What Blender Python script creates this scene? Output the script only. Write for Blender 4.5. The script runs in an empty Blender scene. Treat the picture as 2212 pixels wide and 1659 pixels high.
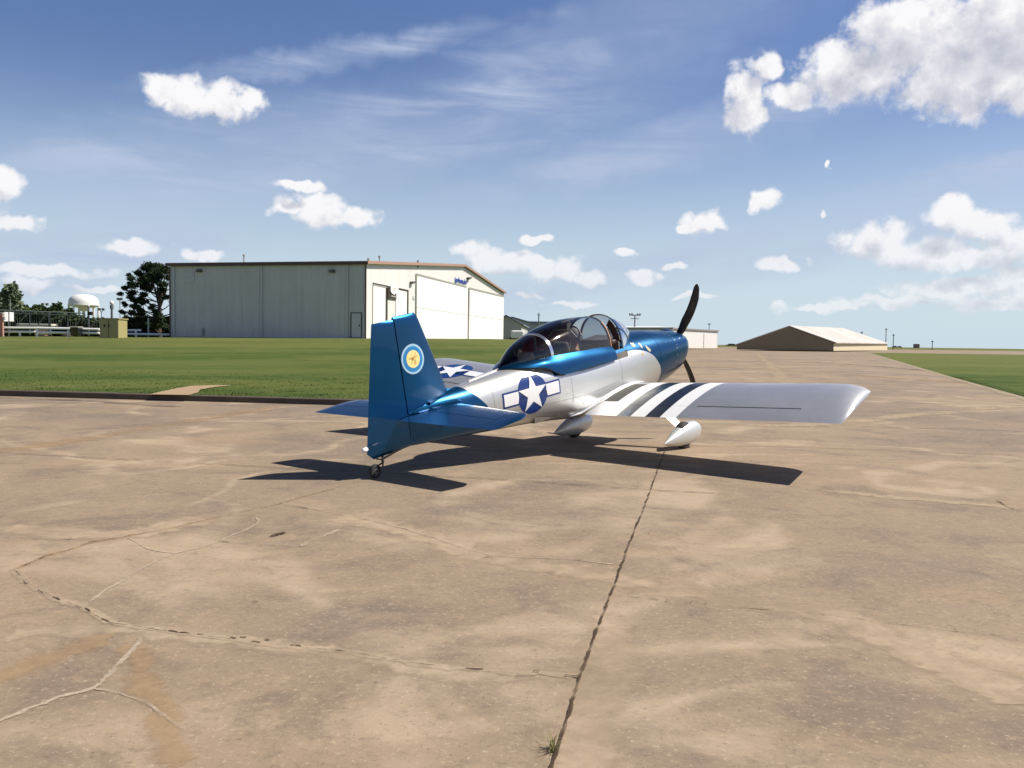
import bpy, bmesh, math, random
import numpy as np
from mathutils import Vector, Matrix
from mathutils.bvhtree import BVHTree
C = bpy.context; D = bpy.data
col = C.scene.collection
R = math.radians
rng = random.Random(7); nrng = np.random.RandomState(11)

# ------------------------------------------------------------------ camera
F = 1907.2; CU, CV = 1106., 829.5            # focal length and centre of the photo, in units of 1/2212 of its width
H, PT, RL = 1.468, R(-2.74), R(0.78)
fwd = Vector((0, math.cos(PT), math.sin(PT))); up0 = Vector((0, -math.sin(PT), math.cos(PT))); rt0 = Vector((1, 0, 0))
rt = rt0*math.cos(RL) + up0*math.sin(RL); up = up0*math.cos(RL) - rt0*math.sin(RL)
cam = D.cameras.new('camera'); co = D.objects.new('camera', cam); col.objects.link(co)
co.matrix_world = Matrix.Translation((0, 0, H)) @ Matrix((rt, up, -fwd)).transposed().to_4x4()
cam.sensor_width = 36; cam.lens = 36*F/2212; cam.clip_start = .05; cam.clip_end = 9000
C.scene.camera = co
def ray(u, v): return (fwd + rt*((u-CU)/F) - up*((v-CV)/F))
def G(u, v, z=0.):                                # point of height z seen at photo position (u, v)
    d = ray(u, v); t = (z-H)/d.z; return Vector((d.x*t, d.y*t, z))
def P(u, v, y):                                   # point at depth y
    d = ray(u, v); t = y/d.y; return Vector((d.x*t, y, H+d.z*t))

# ------------------------------------------------------------------ light
SAZ, SEL = R(84.6), R(49.7)
S = C.scene
S.view_settings.view_transform = 'Standard'; S.view_settings.look = 'None'
S.view_settings.exposure = 0.5; S.view_settings.gamma = 1
S.render.engine = 'CYCLES'
sl = D.lights.new('sun', 'SUN'); sl.energy = 5.0; sl.angle = R(.53); sl.color = (1, .945, .86)
so = D.objects.new('sun', sl); col.objects.link(so)
sd = Vector((math.sin(SAZ)*math.cos(SEL), math.cos(SAZ)*math.cos(SEL), math.sin(SEL)))
so.rotation_euler = sd.to_track_quat('Z', 'Y').to_euler()

W = D.worlds.new('World'); S.world = W; W.use_nodes = True
nt = W.node_tree; nt.nodes.clear()
class NT:
    def __init__(s, t): s.t = t
    def n(s, ty, **k):
        nd = s.t.nodes.new(ty)
        for a, b in k.items(): setattr(nd, a, b)
        return nd
    def _in(s, sock, v):
        if isinstance(v, bpy.types.NodeSocket): s.t.links.new(v, sock)
        elif v is not None: sock.default_value = v
    def m(s, op, a, b=None, c=None, clamp=False):
        nd = s.n('ShaderNodeMath', operation=op, use_clamp=clamp)
        s._in(nd.inputs[0], a); s._in(nd.inputs[1], b); s._in(nd.inputs[2], c); return nd.outputs[0]
    def vm(s, op, a, b=None, out=0):
        nd = s.n('ShaderNodeVectorMath', operation=op)
        s._in(nd.inputs[0], a)
        if b is not None: s._in(nd.inputs[1], b)
        return nd.outputs[out]
    def noise(s, vec, scale, detail=4, rough=.55, dist=0, lac=2.):
        nd = s.n('ShaderNodeTexNoise'); s._in(nd.inputs['Vector'], vec)
        nd.inputs['Scale'].default_value = scale; nd.inputs['Detail'].default_value = detail
        nd.inputs['Roughness'].default_value = rough; nd.inputs['Distortion'].default_value = dist
        nd.inputs['Lacunarity'].default_value = lac
        return nd.outputs[0]
    def ss(s, v, a, b, lo=0., hi=1., kind='SMOOTHSTEP'):
        nd = s.n('ShaderNodeMapRange', interpolation_type=kind)
        s._in(nd.inputs[0], v)
        for i, x in enumerate((a, b, lo, hi)): s._in(nd.inputs[1+i], x)
        return nd.outputs[0]
    def mix(s, f, a, b, mode='MIX'):
        nd = s.n('ShaderNodeMix', data_type='RGBA', blend_type=mode)
        s._in(nd.inputs[0], f)
        s._in(nd.inputs[6], (*a, 1) if isinstance(a, tuple) and len(a) == 3 else a)
        s._in(nd.inputs[7], (*b, 1) if isinstance(b, tuple) and len(b) == 3 else b); return nd.outputs[2]
    def mapping(s, v, sc=(1, 1, 1), ro=(0, 0, 0), lo=(0, 0, 0)):
        nd = s.n('ShaderNodeMapping'); s._in(nd.inputs[0], v)
        nd.inputs['Scale'].default_value = sc; nd.inputs['Rotation'].default_value = ro; nd.inputs['Location'].default_value = lo
        return nd.outputs[0]
w = NT(nt)
tc = w.n('ShaderNodeTexCoord').outputs['Generated']
dirv = w.vm('NORMALIZE', tc)
sep = w.n('ShaderNodeSeparateXYZ'); nt.links.new(dirv, sep.inputs[0])
dx, dy, dz = sep.outputs
az = w.m('ARCTAN2', dx, dy); el = w.m('ARCSINE', dz)
comb = w.n('ShaderNodeCombineXYZ'); nt.links.new(az, comb.inputs[0]); nt.links.new(el, comb.inputs[1])
pol = comb.outputs[0]
sky = w.n('ShaderNodeTexSky', sky_type='NISHITA'); sky.sun_disc = False
sky.sun_elevation = SEL; sky.sun_rotation = SAZ
sky.air_density = 1.0; sky.dust_density = 0.6; sky.ozone_density = 1.6
hs = w.n('ShaderNodeHueSaturation'); nt.links.new(sky.outputs[0], hs.inputs['Color']); hs.inputs['Saturation'].default_value = 1.22
skyc = w.vm('MULTIPLY', w.vm('SCALE', hs.outputs[0]), (1.22, 1.02, 1.12))
scl = skyc.node.inputs[0].links[0].from_node; nt.links.new(w.ss(el, .42, 1.1, 1.0, .22), scl.inputs['Scale'])
# cumulus clouds: soft ellipses in azimuth / elevation, frayed with noise
BL = [(1960,70,130,95),(2110,100,150,115),(1850,150,120,62),(2080,165,130,80),(2210,50,120,120),(1790,130,55,36),(2220,185,100,60),(2330,90,140,110),(2450,160,120,80),
 (1608,215,42,72),(1650,150,36,36),(1715,205,60,26),(1628,250,34,20),
 (348,190,42,34),(408,208,60,38),(480,222,62,34),(545,230,36,26),
 (615,450,44,20),(690,455,70,34),(765,468,56,24),(640,405,60,13),
 (15,478,48,20),(2,395,36,34),(-120,440,90,40),
 (285,530,60,16),(60,612,50,14),(100,585,110,14),(440,553,54,12),(200,625,60,9),
 (1030,545,48,30),(1100,565,72,30),(1195,580,74,28),(1280,600,48,17),(1155,512,30,13),
 (1525,482,50,25),(1488,492,26,12),(1645,436,30,22),(1690,568,46,20),(1352,548,20,12),(1390,600,42,15),(1450,576,20,9),(1150,636,26,8),
 (1895,525,80,40),(1985,550,100,36),(2050,470,48,38),(2130,485,70,36),(2190,525,70,40),(2100,565,90,20),
 (2060,622,130,22),(1940,652,110,13),(2160,655,90,16),(2200,585,56,18),(1740,668,60,9),(1830,663,44,9),(1795,360,9,7),(1783,470,12,10),(2300,620,120,30),
 (1500,640,50,7),(1240,655,60,7)]
wobv = w.n('ShaderNodeTexNoise'); nt.links.new(dirv, wobv.inputs['Vector']); wobv.inputs['Scale'].default_value = 30; wobv.inputs['Detail'].default_value = 3
off = w.vm('MULTIPLY', w.vm('SUBTRACT', wobv.outputs['Color'], (.5, .5, .5)), (.05, .03, 0))
pp = w.vm('ADD', pol, off)
def field(vec):
    bst = None
    for (u, v, ru, rv) in BL:
        d = ray(u, v).normalized(); a, e = math.atan2(d.x, d.y), math.asin(d.z)
        q = w.vm('MULTIPLY', w.vm('SUBTRACT', vec, (a, e, 0)), (F/ru/1.17, F/rv/1.17, 0))
        ln = w.vm('LENGTH', q, out=1); bst = ln if bst is None else w.m('MINIMUM', bst, ln)
    return w.m('SUBTRACT', 1.0, bst)
f0 = field(pp); fs = field(w.vm('ADD', pp, (.010, .020, 0)))          # fs: how much cloud lies towards the sun
n1 = w.noise(dirv, 40, 7, .575)
n1s = w.noise(w.vm('ADD', dirv, (.008, 0, .012)), 42, 4, .55)
f1 = w.m('ADD', f0, w.m('MULTIPLY', w.m('SUBTRACT', n1, .5), 1.35))
elfac = w.ss(el, .0, .16, .50, 1.0)                                # clouds near the horizon are fainter
alpha = w.m('MULTIPLY', w.ss(f1, .03, .50), elfac)
relief = w.m('MULTIPLY', w.m('SUBTRACT', n1, n1s), 1.1)
bright = w.m('ADD', w.m('MULTIPLY_ADD', w.ss(w.m('ADD', fs, w.m('MULTIPLY', w.m('SUBTRACT', n1s, .5), .9)), 0.05, .85), -.72, 1.02), relief, clamp=True)
cloudc = w.mix(bright, (5.6, 5.8, 6.8), (10.2, 10.1, 10.3))
# high thin streaks of cirrus
str1 = w.noise(w.mapping(pol, (3.0, 17, 1), (0, 0, R(-17))), 1.6, 6, .6, .8)
str2 = w.noise(w.mapping(pol, (2.2, 7, 1), (0, 0, R(-25)), (3, 1, 0)), 1.3, 4, .55, .4)
cir = w.m('MULTIPLY', w.ss(str1, .32, .76), w.ss(str2, .30, .60))
CB = [(1330,70,260,42),(1180,175,330,34),(860,290,430,62),(470,350,330,66),(1480,300,330,34),(150,560,260,50),(1900,440,380,24),(1350,590,500,26),(250,330,200,30),(700,130,230,18),(1750,540,300,24)]
ca, sa_ = math.cos(R(-13)), math.sin(R(-13))
rot = w.mapping(pp, (1, 1, 1), (0, 0, R(-13)))
cb = None
for (u, v, ru, rv) in CB:
    d = ray(u, v).normalized(); a, e = math.atan2(d.x, d.y), math.asin(d.z); a, e = a*ca-e*sa_, a*sa_+e*ca
    ln = w.vm('LENGTH', w.vm('MULTIPLY', w.vm('SUBTRACT', rot, (a, e, 0)), (F/ru/1.7, F/rv/1.9, 0)), out=1)
    cb = ln if cb is None else w.m('MINIMUM', cb, ln)
cir = w.m('MULTIPLY', w.m('MULTIPLY_ADD', cir, .95, .24), w.ss(w.m('ADD', cb, w.m('MULTIPLY', w.m('SUBTRACT', str2, .5), .8)), 1.25, .25))
lowhaze = w.ss(el, -.02, .30, .88, 0.)
base = w.mix(lowhaze, skyc, (6.4, 8.1, 9.3))
base = w.mix(cir, base, (5.2, 6.1, 8.0))
fin_ = w.mix(alpha, base, cloudc)
bg = w.n('ShaderNodeBackground'); nt.links.new(fin_, bg.inputs[0]); bg.inputs[1].default_value = .066
ou = w.n('ShaderNodeOutputWorld'); nt.links.new(bg.outputs[0], ou.inputs[0])

# ------------------------------------------------------------------ helpers
def tag(o, label=None, cat=None, group=None, kind=None):
    if label: o['label'] = label
    if cat: o['category'] = cat
    if group: o['group'] = group
    if kind: o['kind'] = kind
    return o
class MB:
    def __init__(s): s.v = []; s.f = []; s.mi = []; s.cm = 0
    def add(s, vs, fs):
        o = len(s.v); s.v += [tuple(x) for x in vs]; s.f += [tuple(i+o for i in f) for f in fs]; s.mi += [s.cm]*len(fs); return s
    def box(s, a, b, M=None):
        (x0, y0, z0), (x1, y1, z1) = a, b
        vs = [Vector(p) for p in ((x0,y0,z0),(x1,y0,z0),(x1,y1,z0),(x0,y1,z0),(x0,y0,z1),(x1,y0,z1),(x1,y1,z1),(x0,y1,z1))]
        if M: vs = [M @ p for p in vs]
        return s.add(vs, [(0,3,2,1),(4,5,6,7),(0,1,5,4),(1,2,6,5),(2,3,7,6),(3,0,4,7)])
    def tube(s, pts, r, n=8, cap=True):
        pts = [Vector(p) for p in pts]; rs = r if isinstance(r, (list, tuple)) else [r]*len(pts)
        vs = []; fs = []; prev = None
        for i, p in enumerate(pts):
            t = (pts[min(i+1, len(pts)-1)] - pts[max(i-1, 0)]).normalized()
            a = prev if prev is not None else (Vector((0, 0, 1)) if abs(t.z) < .9 else Vector((1, 0, 0)))
            x = (a - t*a.dot(t)).normalized(); prev = x; y = t.cross(x)
            for k in range(n):
                an = 2*math.pi*k/n; vs.append(p + (x*math.cos(an) + y*math.sin(an))*rs[i])
        for i in range(len(pts)-1):
            for k in range(n): fs.append((i*n+k, i*n+(k+1) % n, (i+1)*n+(k+1) % n, (i+1)*n+k))
        if cap: fs += [tuple(range(n))[::-1], tuple((len(pts)-1)*n+k for k in range(n))]
        return s.add(vs, fs)
    def grid(s, rows, close_u=False, cap0=False, cap1=False):
        n = len(rows[0]); vs = [p for r in rows for p in r]; fs = []
        for i in range(len(rows)-1):
            for k in range(n if close_u else n-1): fs.append((i*n+k, i*n+(k+1) % n, (i+1)*n+(k+1) % n, (i+1)*n+k))
        if cap0: fs.append(tuple(range(n))[::-1])
        if cap1: fs.append(tuple((len(rows)-1)*n+k for k in range(n)))
        return s.add(vs, fs)
    def lathe(s, prof, n=24, M=None):
        rows = []
        for r, z in prof: rows.append([Vector((max(r, 1e-4)*math.cos(2*math.pi*k/n), max(r, 1e-4)*math.sin(2*math.pi*k/n), z)) for k in range(n)])
        if M: rows = [[M @ p for p in r] for r in rows]
        return s.grid(rows, True, True, True)
    def build(s, name, mats, parent=None, smooth=False, loc=None, bevel=0):
        me = D.meshes.new(name); me.from_pydata(s.v, [], s.f)
        mats = mats if isinstance(mats, (list, tuple)) else [mats]
        for m in mats: me.materials.append(m)
        if len(mats) > 1: me.polygons.foreach_set('material_index', s.mi)
        me.update()
        bm = bmesh.new(); bm.from_mesh(me); bmesh.ops.remove_doubles(bm, verts=bm.verts, dist=1e-5)
        bmesh.ops.recalc_face_normals(bm, faces=bm.faces); bm.to_mesh(me); bm.free()
        if smooth:
            me.polygons.foreach_set('use_smooth', [True]*len(me.polygons))
            try: me.set_sharp_from_angle(angle=R(40))
            except Exception: pass
        o = D.objects.new(name, me); col.objects.link(o)
        if parent: o.parent = parent
        if loc: o.location = loc
        if bevel:
            b = o.modifiers.new('bevel', 'BEVEL'); b.width = bevel; b.segments = 2; b.limit_method = 'ANGLE'
        return o
def empty(name, loc=(0, 0, 0), rz=0, label=None, cat=None, group=None):
    o = D.objects.new(name, None); col.objects.link(o); o.location = loc; o.rotation_euler = (0, 0, rz); o.empty_display_size = .2
    return tag(o, label, cat, group)
def copy_tree(o, parent=None):
    c = o.copy(); col.objects.link(c)
    if parent: c.parent = parent
    for ch in list(o.children): copy_tree(ch, c)
    return c
def mat(name, base=(.5, .5, .5), rough=.6, metal=0., coat=0., spec=.5, noise=None, bump=None, coord='Object', sheen=0, emit=None):
    """noise: (scale, amount, second colour) mottling; bump: (scale, strength, distance)"""
    m = D.materials.new(name); m.use_nodes = True; t = NT(m.node_tree); b = m.node_tree.nodes['Principled BSDF']
    b.inputs['Base Color'].default_value = (*base, 1); b.inputs['Roughness'].default_value = rough; b.inputs['Metallic'].default_value = metal
    b.inputs['Coat Weight'].default_value = coat; b.inputs['Coat Roughness'].default_value = .04; b.inputs['Specular IOR Level'].default_value = spec
    tcn = t.n('ShaderNodeTexCoord').outputs[coord]
    if noise:
        f = t.ss(t.noise(tcn, noise[0], 6, .6), .3, .7)
        m.node_tree.links.new(t.mix(t.m('MULTIPLY', f, noise[1]), base, noise[2]), b.inputs['Base Color'])
    if bump:
        bn = t.n('ShaderNodeBump'); bn.inputs['Strength'].default_value = bump[1]; bn.inputs['Distance'].default_value = bump[2]
        m.node_tree.links.new(t.noise(tcn, bump[0], 5, .6), bn.inputs['Height']); m.node_tree.links.new(bn.outputs[0], b.inputs['Normal'])
    if emit: b.inputs['Emission Color'].default_value = (*emit[0], 1); b.inputs['Emission Strength'].default_value = emit[1]
    return m
def streaky(m, base, dark, sc=(1.3, 1.3, .06), amt=.5):
    t = NT(m.node_tree); g = t.n('ShaderNodeNewGeometry').outputs['Position']
    f = t.ss(t.noise(t.mapping(g, sc), 1.6, 5, .65), .35, .7); f2 = t.ss(t.noise(g, .35, 3, .5), .35, .65)
    c = t.mix(t.m('MULTIPLY', t.m('ADD', t.m('MULTIPLY', f, .65), t.m('MULTIPLY', f2, .35)), amt), base, dark)
    m.node_tree.links.new(c, m.node_tree.nodes['Principled BSDF'].inputs['Base Color']); return m
def pchip(x, xs, ys):
    xs = np.asarray(xs, float); ys = np.asarray(ys, float); x = np.clip(np.asarray(x, float), xs[0], xs[-1])
    dl = np.diff(ys)/np.diff(xs); m = np.zeros_like(ys); m[0] = dl[0]; m[-1] = dl[-1]
    for i in range(1, len(xs)-1):
        m[i] = 0 if dl[i-1]*dl[i] <= 0 else 2*dl[i-1]*dl[i]/(dl[i-1]+dl[i])
    i = np.clip(np.searchsorted(xs, x)-1, 0, len(xs)-2); h = xs[i+1]-xs[i]; t = (x-xs[i])/h
    return (2*t**3-3*t**2+1)*ys[i] + (t**3-2*t**2+t)*h*m[i] + (-2*t**3+3*t**2)*ys[i+1] + (t**3-t**2)*h*m[i+1]

# ------------------------------------------------------------------ setting: ground
KD = Vector((1, -.178, 0)).normalized()        # direction of the kerb; the lawn lies beyond it
KN = Vector((.178, 1, 0)).normalized()
K0 = Vector((-12.29, 21.16, 0))
def kerb_pt(s): return K0 + KD*s
def lawn_h(x, y):
    t = (x-K0.x)*KN.x + (y-K0.y)*KN.y
    s = min(max(t/62., 0), 1); s = s*s*(3-2*s)*.55 + s*.45
    top = 1.33 + .0075*(x+34)
    return .13 + max(top, .9)*s if top < 1.56 else .13 + 1.56*s
def lawn_hc(x, y): return lawn_h(max(x, -60), y) - .0
# pavement material: sun-bleached tan concrete, mottled, specked with aggregate
def pave_mat():
    m = D.materials.new('weathered_concrete'); m.use_nodes = True; t = NT(m.node_tree); b = m.node_tree.nodes['Principled BSDF']
    g = t.n('ShaderNodeNewGeometry').outputs['Position']
    big = t.noise(g, .16, 5, .55, .6); mid = t.noise(g, .9, 8, .66, .6); fine = t.noise(g, 9, 8, .80); spk = t.noise(g, 34, 4, .75); lime = t.noise(g, 2.6, 6, .7, 1.2)
    stretch = t.noise(t.mapping(g, (.35, 1.5, 1), (0, 0, R(-10))), .8, 5, .6, .5)
    c = t.mix(t.ss(big, .35, .66), (.282, .208, .136), (.196, .150, .108))
    c = t.mix(t.m('MULTIPLY', t.ss(mid, .50, .64), .55), c, (.140, .108, .083))
    c = t.mix(t.m('MULTIPLY', t.ss(mid, .46, .32), .50), c, (.345, .255, .165))
    c = t.mix(t.m('MULTIPLY', t.ss(stretch, .54, .70), .40), c, (.140, .108, .080))
    c = t.mix(t.m('MULTIPLY', t.ss(stretch, .44, .28), .35), c, (.30, .205, .118))
    c = t.mix(t.m('MULTIPLY', t.ss(lime, .56, .72), .30), c, (.38, .29, .20))
    vein = t.m('ABSOLUTE', t.m('SUBTRACT', t.noise(g, .22, 4, .5, .9), .5))
    c = t.mix(t.m('MULTIPLY', t.ss(vein, .035, .0), t.ss(mid, .62, .38, .10, .62)), c, (.42, .325, .225))
    c = t.mix(t.m('MULTIPLY', t.ss(fine, .51, .68), .48), c, (.135, .100, .072))
    c = t.mix(t.m('MULTIPLY', t.ss(fine, .49, .34), .50), c, (.34, .25, .16))
    c = t.mix(t.m('MULTIPLY', t.ss(spk, .56, .68), .70), c, (.42, .34, .24))
    c = t.mix(t.m('MULTIPLY', t.ss(spk, .43, .31), .50), c, (.075, .055, .038))
    m.node_tree.links.new(c, b.inputs['Base Color']); b.inputs['Roughness'].default_value = .88; b.inputs['Specular IOR Level'].default_value = .25
    bn = t.n('ShaderNodeBump'); bn.inputs['Strength'].default_value = .5; bn.inputs['Distance'].default_value = .006
    m.node_tree.links.new(t.m('ADD', fine, t.m('MULTIPLY', spk, .5)), bn.inputs['Height']); m.node_tree.links.new(bn.outputs[0], b.inputs['Normal'])
    return m
def grass_mat(name='mown_grass', dark=(.048, .084, .015), light=(.104, .126, .032), straw=(.18, .165, .06)):
    m = D.materials.new(name); m.use_nodes = True; t = NT(m.node_tree); b = m.node_tree.nodes['Principled BSDF']
    g = t.n('ShaderNodeNewGeometry').outputs['Position']
    big = t.noise(t.mapping(g, (.6, 1.4, 1)), .12, 5, .6, .6); mid = t.noise(g, 1.2, 6, .65); fine = t.noise(g, 14, 5, .75)
    c = t.mix(t.ss(big, .36, .62), dark, light)
    sepn = t.n('ShaderNodeSeparateXYZ'); m.node_tree.links.new(g, sepn.inputs[0])
    far = t.ss(sepn.outputs[1], 34, 78, 0, .60)
    c = t.mix(t.m('MULTIPLY', far, t.ss(mid, .25, .6)), c, (.160, .158, .048))
    c = t.mix(t.m('MULTIPLY', t.ss(mid, .52, .72), .5), c, straw)
    c = t.mix(t.m('MULTIPLY', t.ss(fine, .5, .7), .5), c, light)
    c = t.mix(t.m('MULTIPLY', t.ss(fine, .48, .30), .6), c, (dark[0]*.6, dark[1]*.65, dark[2]*.6))
    m.node_tree.links.new(c, b.inputs['Base Color']); b.inputs['Roughness'].default_value = .95; b.inputs['Specular IOR Level'].default_value = .1
    bn = t.n('ShaderNodeBump'); bn.inputs['Strength'].default_value = .9; bn.inputs['Distance'].default_value = .05
    m.node_tree.links.new(t.m('ADD', fine, mid), bn.inputs['Height']); m.node_tree.links.new(bn.outputs[0], b.inputs['Normal'])
    return m
M_pave = pave_mat(); M_grass = grass_mat()
M_far = grass_mat('dry_field', (.07, .085, .02), (.12, .13, .035))
# whole terrain, far beyond everything
mb = MB(); mb.add([(-4500, -300, -.08), (4500, -300, -.08), (4500, 5000, -.08), (-4500, 5000, -.08)], [(0, 1, 2, 3)])
tag(mb.build('terrain', M_far), kind='structure')
# lawn edge on its right side, running away behind the aircraft
kc = kerb_pt(13.9)                                                    # corner of the kerb behind the fuselage
VD = Vector((math.sin(R(9.6)), math.cos(R(9.6)), 0))
mb = MB()
pav = [(-60, -40), (60, -40)]
rg = [G(2212, 858.8), G(2052.4, 814.2), G(1878, 761.9)]
rg0 = rg[0] + (rg[0]-rg[1])*1.6
pav = [(-70, -60), (rg0.x+60, -60), (rg0.x+60, rg0.y-12), (rg0.x, rg0.y), (rg[0].x, rg[0].y), (rg[1].x, rg[1].y), (rg[2].x, rg[2].y), (420, 226), (420, 520), (-40, 520), (-70, 60)]
mb.add([(x, y, 0) for x, y in pav], [tuple(range(len(pav)))])
tag(mb.build('pavement', M_pave), kind='structure')
# lawn grid (raised, behind the kerb)
us = np.concatenate([np.linspace(-60, -14, 12), np.linspace(-12, 13.9, 60)]); ts = np.concatenate([np.linspace(.16, 6, 14), np.linspace(7, 70, 50), [90, 120, 170, 260, 400]])
rows = []
for tt in ts:
    r = []
    for s in us:
        p = kerb_pt(s) + KN*tt
        if s > 0:                                                     # bend the right edge into the airfield direction
            p = kerb_pt(s) + (KN*(1-s/13.9) + VD*(s/13.9))*tt
        r.append((p.x, p.y, lawn_hc(p.x, p.y) + (.012*math.sin(p.x*3.1)*math.cos(p.y*2.7) if tt > .2 else 0)))
    rows.append(r)
mb = MB(); mb.grid(rows)
e = [rows[i][-1] for i in range(len(rows))]
mb.grid([e, [(x+.02, y, -.05) for x, y, z in e]])
tag(mb.build('lawn', M_grass, smooth=True), kind='structure')
# plateau left of and behind the lawn
mb = MB(); hz_ = 1.30
mb.grid([[(-60+kerb_pt(0).x*0-380, 24, .1), (kerb_pt(-60).x, kerb_pt(-60).y+.2, .13)], [(-440, 90, 1.2), (kerb_pt(-60).x+12, 90, 1.2)], [(-440, 420, 1.2), (kerb_pt(-60).x+30, 420, 1.2)]])
tag(mb.build('far_lawn', M_grass), kind='structure')
# right-hand grass
mb = MB(); gz = .014
rr = [(rg0.x, rg0.y), (rg[0].x, rg[0].y), (rg[1].x, rg[1].y), (rg[2].x, rg[2].y), (230, 222), (700, 260), (700, 10), (rg0.x+30, 8)]
mb.add([(x+.02, y, gz) for x, y in rr], [tuple(range(len(rr)))])
mb.add([(x+.02, y, gz) for x, y in rr[:4]] + [(x, y, -.02) for x, y in rr[:4]], [(0, 1, 5, 4), (1, 2, 6, 5), (2, 3, 7, 6)])
tag(mb.build('right_lawn', M_grass), kind='structure')
# dirt lip along the right-hand grass
M_dirt = mat('sandy_edge', (.30, .235, .15), .95, noise=(2.5, .7, (.17, .14, .07)), bump=(8, .4, .02))
mb = MB(); w0 = .16
for a, b in zip(rr[:3], rr[1:4]):
    A = Vector((*a, 0)); B = Vector((*b, 0)); n = Vector((-(B-A).y, (B-A).x, 0)).normalized()
    L = (B-A).length; k = max(2, int(L/1.5))
    for i in range(k):
        p, q = A.lerp(B, i/k), A.lerp(B, (i+1)/k)
        w1, w2 = [w0*(.7+.8*abs(math.sin(j*2.3+a[0])))*(1+ (A.lerp(B, j/k)).y/70) for j in (i, i+1)]
        mb.add([p+n*w1+Vector((0,0,.006)), q+n*w2+Vector((0,0,.006)), q-n*.02+Vector((0,0,.018)), p-n*.02+Vector((0,0,.018))], [(0, 1, 2, 3)])
tag(mb.build('grass_verge', M_dirt), kind='structure')
# kerb: one real step along the lawn
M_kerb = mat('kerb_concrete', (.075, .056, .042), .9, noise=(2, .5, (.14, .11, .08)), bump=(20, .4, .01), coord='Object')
mb = MB()
def kerb_run(p0, dirn, nrm, L, seg=3.05, wd=.17):
    k = int(L/seg)
    for i in range(k):
        a = p0 + dirn*(i*seg+.006); b = p0 + dirn*((i+1)*seg-.006); hh = .14+.004*math.sin(i*1.7)
        prof = [(0, -.05), (.012, hh-.02), (.03, hh), (wd, hh+.002), (wd, -.05)]
        mb.grid([[a+nrm*x+Vector((0, 0, z)) for x, z in prof], [b+nrm*x+Vector((0, 0, z)) for x, z in prof]], False)
        for e_ in (a, b): mb.add([e_+nrm*x+Vector((0, 0, z)) for x, z in prof], [(0, 1, 2, 3, 4)])
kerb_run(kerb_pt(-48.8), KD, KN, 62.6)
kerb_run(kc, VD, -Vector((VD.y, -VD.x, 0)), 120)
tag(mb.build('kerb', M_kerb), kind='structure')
# worn sandy track across the lawn
M_sand = mat('bare_sand', (.32, .225, .13), .95, noise=(3, .5, (.30, .2, .1)), bump=(10, .4, .02))
mb = MB(); tr = [((322, 853.5), (408, 855)), ((350, 847), (428, 849)), ((385, 839.5), (432, 843)), ((412, 835), (470, 836.5)), ((470, 833), (500, 834))]
rows = []
for a, b in tr:
    A, B = [G(*q, .16) for q in (a, b)]
    for _ in range(3):
        A.z = lawn_hc(A.x, A.y); B.z = lawn_hc(B.x, B.y); A = G(*a, A.z); B = G(*b, B.z)
    rows.append([A.lerp(B, k/6)+Vector((0, 0, .02)) for k in range(7)])
mb.grid(rows); tag(mb.build('sandy_track', M_sand), kind='structure')

# ------------------------------------------------------------------ joints and cracks in the pavement
def strip_mat(name, colr, strength, sc, dens=.5, rough=.95, soft=True, em=None):
    """a stain or a crack: colour over transparency; breaks up with noise and fades towards its edges (uv v = 0..1 across)"""
    m = D.materials.new(name); m.use_nodes = True; t = NT(m.node_tree); N = m.node_tree
    b = N.nodes['Principled BSDF']; b.inputs['Roughness'].default_value = rough; b.inputs['Specular IOR Level'].default_value = .1
    uv = t.n('ShaderNodeUVMap').outputs[0]; sp = t.n('ShaderNodeSeparateXYZ'); N.links.new(uv, sp.inputs[0])
    g = t.n('ShaderNodeNewGeometry').outputs['Position']
    edge = t.m('SUBTRACT', 1, t.m('ABSOLUTE', t.m('MULTIPLY_ADD', sp.outputs[1], 2, -1)))
    ns = t.noise(g, sc, 6, .68); n2 = t.noise(g, sc*.18, 3, .6)
    a = t.ss(t.m('ADD', t.m('MULTIPLY', edge, em or (1.0 if soft else 2.2)), t.m('MULTIPLY', t.m('SUBTRACT', ns, .5), 1.7)), .95-dens, 1.45-dens if soft else 1.15-dens)
    a = t.m('MULTIPLY', a, t.ss(n2, .36, .56, .25, 1)); a = t.m('MULTIPLY', a, strength)
    c = t.mix(t.ss(t.noise(g, sc*2.3, 4, .7), .35, .65), colr, tuple(x*.78 for x in colr))
    N.links.new(c, b.inputs['Base Color'])
    tr_ = t.n('ShaderNodeBsdfTransparent'); mx = t.n('ShaderNodeMixShader')
    N.links.new(a, mx.inputs[0]); N.links.new(tr_.outputs[0], mx.inputs[1]); N.links.new(b.outputs[0], mx.inputs[2])
    N.links.new(mx.outputs[0], N.nodes['Material Output'].inputs[0]); return m
M_pale = strip_mat('pale_silt', (.46, .36, .25), .70, 5, .72)
M_wide = strip_mat('broad_pale_stain', (.47, .36, .25), .72, 3.2, .78)
M_orange = strip_mat('rusty_silt', (.42, .29, .17), .50, 4, .62)
M_white = strip_mat('white_crack_filler', (.46, .37, .28), .85, 16, .75)
M_dark = strip_mat('open_crack', (.05, .03, .02), .9, 8, .36, soft=False, em=.75)
M_joint = strip_mat('joint_gap', (.075, .048, .032), .9, 25, .9, soft=False)
M_stain = strip_mat('grey_stain', (.11, .09, .078), .5, 2.0, .5)
b1 = lambda x, y: (x*.50996, 813.2+.50996*y)
b2 = lambda x, y: (1106+.50996*x, 813.2+.50996*y)
LAY = [.0015]
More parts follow.
